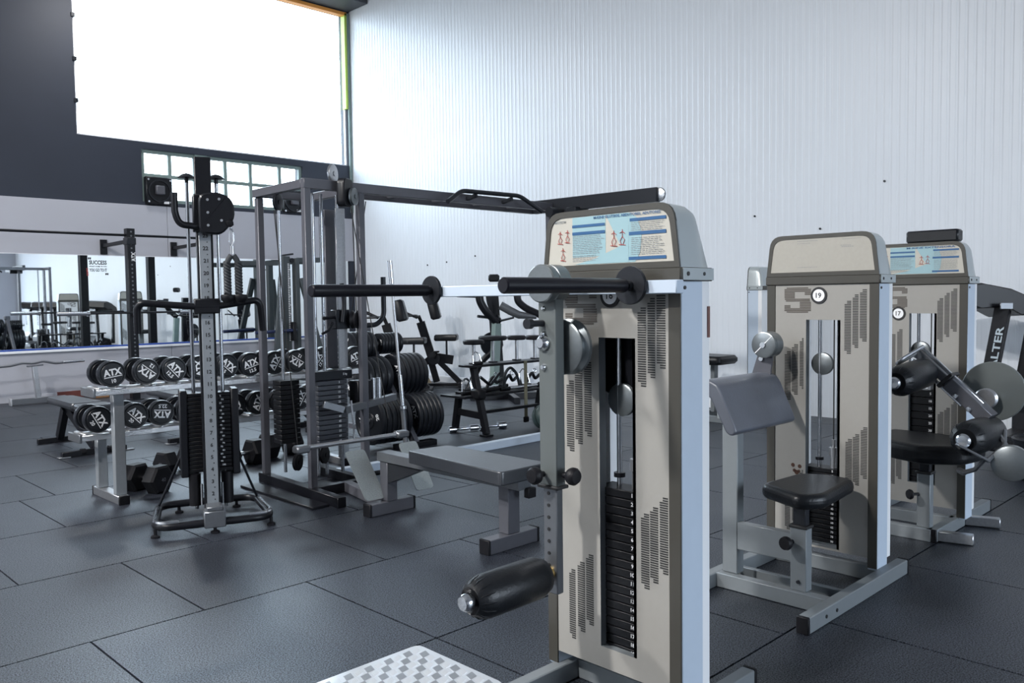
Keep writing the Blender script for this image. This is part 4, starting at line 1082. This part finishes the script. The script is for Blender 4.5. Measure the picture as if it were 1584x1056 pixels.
part('collar', MB().cyl((5.27, 12.26, 1.24), (5.30, 12.26, 1.24), .04, 14), 'chrome', t)
# curl bar lying on a stand by the low wall
t = thing('bar_stand', 'grey steel T stand against the low grey wall', 'stand', (3.54, 12.95, 0))
part('stand_post', MB().bar((3.55, 12.95, .05), (3.51, 12.95, .52), .075, .06), 'steel_worn', t)
part('stand_base', MB().bar((3.20, 12.95, .05), (3.90, 12.95, .05), .09, .07), 'gun_steel', t)
part('stand_cap', MB().box(3.19, 3.21, 12.90, 13.0, .0, .10, .004), 'aluminium', t)
part('stand_cradle', MB().bar((3.42, 12.95, .525), (3.62, 12.95, .535), .06, .02), 'gun_steel', t)
t = thing('curl_bar', 'bent silver curl bar resting on the T stand', 'barbell', (3.5, 12.95, .52))
part('bar_shaft', MB().tube([(2.95, 12.95, .535), (3.22, 12.95, .545), (3.36, 12.95, .575), (3.50, 12.95, .560), (3.62, 12.95, .585), (3.78, 12.95, .545), (3.88, 12.95, .55)], .016, 10, .03), 'gun_steel', t)
part('bar_sleeve', MB().cyl((3.88, 12.95, .555), (4.16, 12.95, .563), .022, 12), 'chrome', t)
part('bar_sleeve', MB().cyl((2.70, 12.95, .53), (3.0, 12.95, .536), .022, 12), 'chrome', t)
single('wooden_block', MB().box(4.28, 4.50, 12.98, 13.14, 0, .09, .006), 'wood', 'small orange wooden block at the foot of the grey wall', 'block')
# half rack further along the mirrors
t = thing('half_rack', 'dark green-grey half rack with numbered upright in front of the mirrors', 'rack', (7.4, 12.9, 0))
part('rack_upright', MB().box(7.31, 7.45, 12.84, 12.96, 0, 2.13, .005), 'rack_green', t)
part('rack_upright', MB().box(7.55, 7.63, 12.84, 12.96, 0, 2.10, .005), 'rack_green', t)
tk = MB()
for k in range(44): tk.box(7.40, 7.425 if k % 5 else 7.44, 12.836, 12.8405, .70+k*.03, .714+k*.03)
part('height_marks', tk, 'ink_white', t, smooth=False)['kind'] = 'stuff'
part('brace', MB().bar((7.29, 12.86, 1.78), (6.98, 12.6, .05), .06, .09), 'rack_green', t)
part('brace', MB().bar((7.66, 12.86, 1.76), (7.98, 12.6, .05), .06, .09), 'rack_green', t)
part('top_beam', MB().bar((6.50, 12.92, 2.00), (7.31, 12.92, 2.01), .06, .075), 'rack_green', t)
part('top_beam', MB().bar((7.63, 12.92, 2.07), (8.36, 12.92, 2.09), .06, .085), 'rack_green', t)
part('upright_cap', MB().bar((7.33, 12.90, 2.14), (7.52, 12.86, 2.17), .05, .03).cyl((7.48, 12.82, 2.06), (7.48, 12.90, 2.06), .04, 12), 'black_paint', t)
part('safety_bar', MB().cyl((6.75, 12.78, .86), (7.5, 12.78, .88), .028, 12), 'navy', t)
part('hook', MB().box(7.42, 7.48, 12.74, 12.84, .70, 1.02, .006), 'black_paint', t)

# ================================================================== PLATE TREE
t = thing('plate_tree', 'dark grey A-frame weight plate tree loaded with black plates', 'plate rack', (4.87, 6.75, 0))
part('frame_leg', MB().bar((4.87, 7.02, 1.08), (4.87, 6.22, .03), .05, .075), 'grey_paint', t)
part('frame_leg', MB().bar((4.87, 7.02, 1.08), (4.87, 7.75, .03), .05, .075), 'grey_paint', t)
part('frame_cap', MB().box(4.82, 4.92, 6.96, 7.06, 1.06, 1.14, .006), 'grey_paint', t)
part('frame_foot', MB().box(4.65, 5.10, 6.18, 6.28, 0, .05, .004), 'black_paint', t)
part('frame_foot', MB().box(4.65, 5.10, 7.70, 7.80, 0, .05, .004), 'black_paint', t)
part('frame_tie', MB().bar((4.87, 6.35, .10), (4.87, 7.65, .10), .05, .05), 'grey_paint', t)
pegs = [((4.83, 6.41, .27), -1, .225, 6, .058, 'lower left peg'), ((4.91, 6.41, .27), 1, .215, 6, .050, 'lower right peg'),
        ((4.83, 6.66, .645), -1, .195, 5, .070, 'middle left peg'), ((4.91, 6.66, .645), 1, .205, 6, .055, 'middle right peg'),
        ((4.83, 6.86, .930), -1, .145, 5, .058, 'top left peg'), ((4.91, 6.86, .945), 1, .105, 7, .036, 'top right peg')]
for (p, s, r, n, w, nm_) in pegs:
    part('peg', MB().cyl((p[0]-s*.04, p[1], p[2]), (p[0]+s*(n*w+.06), p[1], p[2]), .024, 12), 'steel_worn', t)
pmc = {}
for (p, s, r, n, w, nm_) in pegs:
    key = (r, w)
    if key not in pmc:
        m1 = MB().lathe([(.025, w*.05), (r*.30, w*.05), (r*.34, w*.22), (r*.80, w*.22), (r*.86, .0), (r*.96, .002), (r, w*.22), (r, w*.74), (r*.96, w*.94), (r*.86, w*.95), (r*.8, w*.75), (r*.34, w*.75), (r*.3, w*.92), (.025, w*.92), (.025, w*.05)], (0, 0, 0), X1, 36).mesh('rubber_disc')
        m1.materials.append(M['plate_rubber']); 
        tx = MB(); add_text(tx, 'ATX', (w*.215, 0, r*.57), -Y1, Z1, r*.22, r*.62, .04); add_text(tx, '20' if r > .2 else '10', (w*.215, 0, -r*.57), -Y1, Z1, r*.2, None, .03)
        m2 = tx.mesh('plate_print', None, False); m2.materials.append(M['ink_white'])
        pmc[key] = (m1, m2)
    for k in range(n):
        x = p[0]+(s*(k*w+.004) if s > 0 else -((k+1)*w+.004))
        q = thing('weight_plate', 'black rubber weight plate on the %s of the plate tree' % nm_, 'weight plate', (x, p[1], p[2]-r), 0, 'plates on the %s' % nm_)
        a = bpy.data.objects.new('rubber_disc', pmc[key][0]); COL.objects.link(a); a.parent = q; a.location = (0, 0, r); a.rotation_euler = ((k*37+n*11) % 360/57.3, 0, 0)
        if (s < 0 and k == n-1) or (s > 0 and k == 0):
            b = bpy.data.objects.new('plate_print', pmc[key][1]); COL.objects.link(b); b.parent = a
            q['label'] = 'black weight plate with white print, outermost on the %s of the plate tree' % nm_ if s < 0 else 'black weight plate with white print, innermost on the %s of the plate tree' % nm_
t = thing('upright_barbell', 'silver barbell standing upright against the plate tree', 'barbell', (4.84, 6.16, 0))
A, B = V((4.70, 6.14, 0.0)), V((4.637, 6.25, 1.73)); d_ = (B-A)
def bp(u): return A+d_*u
part('shaft', MB().cyl(bp(.32), bp(.90), .0135, 10), 'steel_worn', t)
part('sleeve', MB().cyl(bp(.88), bp(1.0), .024, 12), 'chrome', t)
part('sleeve', MB().cyl(bp(0.0), bp(.24), .024, 12), 'gun_steel', t)
part('collar', MB().cyl(bp(.24), bp(.40), .021, 12).cyl(bp(.22), bp(.235), .036, 12), 'chrome', t)

# ================================================================== TOWARDS THE WHITE WALL
# spin bikes, local space: riding direction +x
def bike(x, y, rz, lb, first=[None]):
    if first[0] is not None:
        t = copy_tree(first[0]); t.location = (x, y, 0); t.rotation_euler = (0, 0, rz); t['label'] = lb; return
    t = thing('exercise_bike', lb, 'exercise bike', (x, y, 0), rz, 'exercise bikes by the white wall'); t['off'] = (0, 0, 0); first[0] = t
    part('base_bar', MB().bar((.50, -.25, .05), (.50, .25, .05), .07, .06), 'steel_worn', t)
    part('base_bar', MB().bar((-.42, -.25, .05), (-.42, .25, .05), .07, .06), 'black_paint', t)
    part('main_frame', MB().bar((.50, 0, .08), (.02, 0, .48), .06, .10).bar((.02, 0, .50), (-.40, 0, .07), .06, .08).bar((-.06, 0, .46), (-.30, 0, .42), .06, .14), 'black_paint', t)
    part('down_tube', MB().bar((.02, 0, .42), (.20, 0, 1.02), .06, .13), 'black_paint', t)
    part('fork', MB().bar((.06, 0, .45), (-.04, 0, .08), .05, .10), 'black_paint', t)
    part('frame_edge', MB().bar((.48, -.035, .13), (.08, -.035, .47), .012, .025), 'chrome', t)
    part('crank_cover', MB().cyl((0, -.05, .45), (0, .05, .45), .10, 24), 'dark_steel', t)
    part('badge', MB().cyl((0, -.052, .45), (0, -.058, .45), .045, 20), 'ink_white', t)
    part('pedal', MB().bar((.05, -.16, .34), (.05, -.07, .34), .09, .025).bar((.0, -.07, .45), (.05, -.075, .34), .02, .03), 'black_paint', t)
    part('pedal', MB().bar((-.05, .16, .56), (-.05, .07, .56), .09, .025).bar((.0, .07, .45), (-.05, .075, .56), .02, .03), 'black_paint', t)
    part('seat_post', MB().cyl((-.20, 0, .46), (-.20, 0, .74), .016, 12), 'dark_steel', t)
    part('saddle', MB().prism(round_poly([(-.38, -.11), (-.36, .11), (-.10, .05), (0, .02), (0, -.02), (-.10, -.05)][::-1], .02, 3), (0, 0, .72), X1, Y1, (-.01, 0, .10), .02), 'vinyl', t)
    part('floor_rail', MB().bar((-.42, 0, .035), (.50, 0, .035), .09, .05), 'black_paint', t)
    part('handlebar_post', MB().bar((.18, 0, 1.0), (.23, 0, 1.12), .04, .05), 'black_paint', t)
    part('handlebar', MB().tube([(.50, -.20, 1.12), (.28, -.22, 1.12), (.22, -.06, 1.10), (.22, .06, 1.10), (.28, .22, 1.12), (.50, .20, 1.12)], .014, 8, .04), 'black_paint', t)
    part('handlebar', MB().tube([(.24, -.10, 1.08), (.50, -.14, 1.20)], .012, 8).tube([(.24, .10, 1.08), (.50, .14, 1.20)], .012, 8), 'black_paint', t)
    part('console', MB().prism(round_poly([(-.13, -.16), (.13, -.16), (.10, .16), (-.10, .16)], .03, 3), (.06, 0, 1.20), Y1, V((.25, 0, 1)).normalized(), (-.15, 0, .03), .03), 'black_paint', t)
bike(8.42, 10.25, math.radians(135), 'black exercise bike with tilted console by the white wall')
bike(7.50, 9.90, math.radians(135), 'black exercise bike half hidden behind the plate tree')
single('plyo_ramp', MB().prism([(0, 0), (.36, 0), (.18, .32)], (8.25, 10.72, 0), (.71, -.70, 0), Z1, (.25, .25, 0)), 'cardboard', 'tan wooden wedge box behind the exercise bike', 'box')
# long low platform strip along the wall
struct('trim_8', MB().box(8.98, XR-.008, 5.5, 11.3, 0, .10, .004), 'white_trim')

def ip(px, py, d):
    """point at picture position (px, py) of the 1584x1056 frame, d metres in front of the camera plane"""
    return V((0, 0, CH))+(_f+_r*((px-792)/FPX)+_u*((528-py)/FPX))*d
# plate-loaded press machine: measured at 11.4 m
t = thing('chest_press_machine', 'black plate-loaded press machine with curved arms by the white wall', 'gym machine', (8.05, 8.2, 0))
D_ = 11.4
def IP(px, py, dd=0): return ip(px, py, D_+dd)
part('press_arm', MB().tube([IP(741, 452, -.15), IP(742, 465, -.15), IP(750, 480, -.12), IP(768, 498, 0)], .055, 10, .10), 'black_paint', t)
part('press_arm', MB().tube([IP(755, 450, .35), IP(757, 470, .35), IP(765, 484, .3), IP(772, 496, .1)], .04, 10, .10), 'black_paint', t)
part('press_arm', MB().tube([IP(800, 456, .1), IP(801, 466, .1), IP(812, 476, .1), IP(838, 488, .1)], .05, 10, .10), 'black_paint', t)
part('upright', MB().bar(IP(762, 450, .2), IP(773, 600, .2), .09, .13), 'black_paint', t)
part('upright', MB().bar(IP(768, 500, 0), IP(764, 606, 0), .08, .11), 'trim_green', t)
part('link_arm', MB().tube([IP(774, 472, .1), IP(790, 481, .1), IP(803, 487, .1), IP(830, 490, .1)], [.06, .06, .055, .03], 10), 'gun_steel', t)
part('weight_horn', MB().cyl(IP(707, 457, -.2), IP(738, 458, -.1), .022, 12), 'dark_steel', t)
part('weight_horn', MB().cyl(IP(739, 489, -.1), IP(757, 491, 0), .02, 12), 'dark_steel', t)
part('weight_horn', MB().cyl(IP(774, 496, 0), IP(794, 491, -.2), .016, 12), 'dark_steel', t)
part('head_pad', MB().obox(IP(764, 430, 0), (.7, -.7, 0), Z1, (.7, .7, 0), .075, .05, .06, .02), 'vinyl', t)
part('base_rail', MB().bar((7.6, 8.5, .04), (8.6, 7.9, .04), .08, .08), 'black_paint', t)
part('base_rail', MB().bar((7.75, 7.75, .04), (8.4, 8.65, .04), .08, .08), 'black_paint', t)
part('main_frame', MB().tube([(7.75, 8.75, .06), (7.95, 8.65, .5), (8.2, 8.5, .75)], .045, 10, .1), 'black_paint', t)
r = .165
part('loaded_plate', MB().lathe([(.02, 0), (r*.3, 0), (r*.35, .012), (r*.8, .012), (r*.86, 0), (r*.97, .002), (r, .012), (r, .035), (r*.95, .045), (.02, .045), (.02, 0)], (8.10, 8.60, .74), (-.4, -.9, 0), 28), 'plate_rubber', t)
# attachment rack: two A-frame ends, two shelves
t = thing('attachment_rack', 'black two-shelf A-frame rack full of cable attachments', 'rack', (6.2, 6.4, 0))
for x in (5.72, 6.95):
    part('rack_leg', MB().bar((x, 6.16, .02), (x, 6.345, .69), .06, .06), 'black_paint', t)
    part('rack_leg', MB().bar((x, 6.64, .02), (x, 6.56, .42), .06, .06), 'black_paint', t)
    part('cross_tie', MB().bar((x, 6.22, .20), (x, 6.62, .22), .05, .07), 'black_paint', t)
    part('foot', MB().box(x-.05, x+.05, 6.11, 6.21, 0, .02, .003), 'black_paint', t)
    part('bracket', MB().box(x-.055, x+.055, 6.20, 6.34, .36, .47, .02), 'rubber', t)
part('rack_rail', MB().bar((5.74, 6.24, .23), (6.95, 6.24, .23), .03, .03), 'black_paint', t)
part('shelf', MB().box(5.56, 7.00, 6.30, 6.68, .375, .40, .004), 'black_paint', t)
part('shelf', MB().box(5.62, 7.00, 6.26, 6.46, .685, .71, .004), 'black_paint', t)
# things on the rack
for k, (x, y, r, h) in enumerate(((5.78, 6.40, .11, .20), (6.05, 6.40, .15, .23), (6.40, 6.40, .10, .22), (6.68, 6.40, .10, .21))):
    t = thing('pedestal_pad', ('small round black pad on a chrome stem, leftmost on the top shelf', 'widest round black pad on a chrome stem on the top shelf', 'round black pad on a chrome stem, third from the left on the top shelf', 'round black pad on a chrome stem, rightmost on the top shelf')[k], 'attachment', (x, y, .71), 0, 'round pads on the attachment rack')
    part('pad', MB().lathe([(0, 0), (r*.9, 0), (r, .012), (r, .035), (r*.9, .046), (0, .046)], (x, y, .71+h), Z1, 22), 'rubber', t)
    part('stem', MB().cyl((x, y, .722), (x, y, .71+h), .018, 12), 'steel_worn', t)
    part('stem_base', MB().cyl((x, y, .71), (x, y, .722), .05, 16), 'dark_steel', t)
def handle(x, y, z, s, lb, m='chrome'):
    t = thing('stirrup_grip', lb, 'attachment', (x, y, z), 0, 'cable handles on the attachment rack')
    part('stirrup', MB().tube([(x-.07*s, y, z+.016), (x-.05*s, y+.02, z+.13*s), (x, y+.03, z+.17*s), (x+.05*s, y+.02, z+.13*s), (x+.07*s, y, z+.016)], .007, 8, .02), m, t)
    part('grip', MB().cyl((x-.075*s, y, z+.018), (x+.075*s, y, z+.018), .018, 12), 'rubber', t)
handle(5.70, 6.42, .40, 1, 'chrome stirrup handle at the left end of the lower shelf')
handle(5.86, 6.58, .40, .9, 'small chrome stirrup handle behind the rack leg on the lower shelf')
handle(6.62, 6.50, .40, 1.2, 'large chrome stirrup handle at the right of the lower shelf')
handle(5.72, 6.275, .71, .8, 'small chrome stirrup handle at the left end of the upper shelf')
t = thing('v_bar', 'black V-shaped cable grip in the middle of the lower shelf', 'attachment', (6.08, 6.48, .40))
part('v_arms', MB().tube([(5.94, 6.48, .56), (6.08, 6.48, .46), (6.22, 6.48, .58)], .016, 10, .03), 'dark_steel', t)
part('v_grip', MB().cyl((5.94, 6.42, .42), (6.22, 6.42, .425), .02, 12), 'rubber', t)
part('v_ring', MB().tube([(6.06, 6.48, .46), (6.04, 6.48, .49), (6.08, 6.48, .52), (6.12, 6.48, .49)], .006, 6, .01, True), 'chrome', t)
t = thing('strap_loop', 'black looped exercise strap lying on the lower shelf', 'strap', (6.40, 6.48, .40))
part('loop', MB().tube([(6.28, 6.48, .42), (6.30, 6.48, .58), (6.38, 6.48, .64), (6.48, 6.48, .56), (6.52, 6.48, .42)], .016, 8, .06), 'rope', t)
for k, (x0, x1, y, lb) in enumerate(((5.80, 6.50, 6.65, 'chrome straight bar along the back of the lower shelf'), (6.15, 6.85, 6.40, 'chrome straight bar along the front of the lower shelf'))):
    t = thing('lat_bar', lb, 'attachment', ((x0+x1)/2, y, .40), 0, 'straight bars on the attachment rack')
    part('bar_shaft', MB().cyl((x0, y, .418), (x1, y, .418), .015, 12), 'chrome', t)
    part('bar_grip', MB().cyl((x0, y, .418), (x0+.14, y, .418), .018, 12), 'rubber', t)
    part('bar_grip', MB().cyl((x1-.14, y, .418), (x1, y, .418), .018, 12), 'rubber', t)
for k, (x, y, m_, lb) in enumerate(((6.22, 6.56, 'rope', 'black rope cable attachment heaped behind the V grip'), (6.84, 6.58, 'rubber', 'black ankle strap heaped at the right of the lower shelf'), (6.50, 6.60, 'dark_steel', 'dark short cable bar behind the looped strap'))):
    t = thing('cable_attachment', lb, 'attachment', (x, y, .40), 0, 'dark attachments on the lower shelf')
    part('looped_body', MB().tube([(x-.12, y, .42), (x-.09, y-.02, .50), (x-.02, y, .54), (x+.05, y+.02, .46), (x+.12, y, .52), (x+.15, y-.01, .42)], .018, 8, .03), m_, t)
    part('attachment_ring', MB().tube([V((x, y-.02, .56))+V((math.cos(a)*.025, 0, math.sin(a)*.025)) for a in [2*PI*q/12 for q in range(12)]], .005, 6, 0, True), 'chrome', t)
t = thing('hanging_strap', 'thin strap with buckle hanging from the right end of the shelf', 'strap', (6.38, 6.22, .06))
part('webbing', MB().box(6.36, 6.40, 6.245, 6.255, .12, .69).box(6.36, 6.40, 6.245, 6.258, .685, .712), 'strap', t)
part('buckle', MB().box(6.345, 6.415, 6.235, 6.265, .06, .12, .008), 'rubber', t)
t = thing('dumbbell_bar', 'chrome screw-collar dumbbell bar lying on the floor under the attachment rack', 'bar', (6.0, 6.50, 0))
a_, b_ = V((5.60, 6.60, .035)), V((6.22, 6.40, .035)); dd = b_-a_
part('bar_rod', MB().cyl(a_, b_, .016, 12), 'chrome', t)
for u0, u1, r in ((0, .12, .034), (.36, .50, .03), (.53, .57, .035), (.86, 1.0, .034)): part('bar_collar', MB().cyl(a_+dd*u0, a_+dd*u1, r, 14), 'chrome', t)
t = thing('medicine_ball', 'dark green rubber medicine ball on the floor behind machine 16', 'ball', (6.42, 6.02, 0))
part('ball', MB().lathe([(0 if k in (0, 14) else .135*math.sin(PI*k/14), .135-.135*math.cos(PI*k/14)) for k in range(15)], (6.42, 6.02, 0), Z1, 26), 'ball_green', t)
part('seam', MB().tube([V((6.42, 6.02, .135))+V((math.cos(a)*.1355, math.sin(a)*.1355*.3, math.sin(a)*.1355*.95)) for a in [2*PI*k/28 for k in range(28)]], .003, 5, 0, True), 'rubber', t)

# ------------------------------------------------------------------ treadmill at the right edge
t = thing('treadmill', 'black treadmill against the white wall at the right edge', 'treadmill', (8.2, 1.75, 0))
D_ = 7.35
part('upright', MB().bar(IP(1553, 470, .0), IP(1520, 640, .15), .12, .075), 'black_paint', t)
part('upright', MB().bar(IP(1604, 470, .25), IP(1572, 640, .35), .10, .075), 'black_paint', t)
cb = MB(); prof = [(-.34, .0), (-.30, .13), (-.16, .16), (.10, .11), (.36, .0), (.40, -.10), (.20, -.12), (.06, -.05), (-.18, -.06)]
part('console', MB().prism(prof[::-1], IP(1548, 466, -.10), _r, Z1, _f*.55, .02), 'black_paint', t)
part('console_plate', MB().obox(IP(1557, 473, -.17), _r, Z1, _f, .055, .028, .006, .004), 'gun_steel', t)
ux = (IP(1551, 480, 0)-IP(1533, 572, .08)).normalized(); n_ = V((-_f.x, -_f.y, 0)).normalized(); uy = n_.cross(ux)
part('upright_lettering', add_text(MB(), 'ALTER', IP(1541, 538, -.055), ux, uy, .065, .38, .02), 'cap_grey', t, smooth=False)
part('deck', MB().box(7.55, 8.95, 1.35, 2.15, .08, .20, .02), 'black_paint', t)
part('belt', MB().box(7.58, 8.80, 1.48, 2.02, .200, .206), 'rubber', t)
part('motor_hood', MB().prism([(0, 0), (.50, 0), (.46, .20), (.12, .30), (0, .16)], (8.15, 1.38, .18), X1, Z1, (0, .75, 0), .02), 'black_paint', t)
part('deck_foot', MB().box(7.60, 7.72, 1.40, 2.10, 0, .08, .006), 'rubber', t)
part('deck_foot', MB().box(8.70, 8.82, 1.40, 2.10, 0, .08, .006), 'rubber', t)
tm = t
for k, dy in enumerate((-3.6, -4.8, -6.0)):
    c_ = copy_tree(tm); c_.location = tm.location+V((0, dy, 0)); c_['group'] = 'treadmills along the white wall'
    c_['label'] = ('black treadmill in the mirror, nearest of the row behind the camera', 'black treadmill in the mirror, middle of the row behind the camera', 'black treadmill in the mirror, farthest of the row behind the camera')[k]
tm['group'] = 'treadmills along the white wall'
single('storage_tub', MB().lathe([(0, 0), (.17, 0), (.19, .03), (.205, .26), (.215, .30), (.20, .31), (.19, .29), (0, .27)], (7.05, 1.62, 0), Z1, 28), 'black_paint', 'round black tub on the floor beside the treadmill', 'tub')
# screws left in the white wall
for (y, z) in ((11.2, 1.95), (10.7, 1.98), (10.0, 2.05), (4.3, 2.1), (5.1, 2.3), (3.6, 2.55)):
    single('wall_screw', MB().cyl((XR-.012, y, z), (XR+.004, y, z), .012, 8), 'dark_steel', 'small dark screw left in the white ribbed wall', 'screw', 'screws in the white wall')

for o in list(bpy.data.objects):
    if 'off' in o: del o['off']
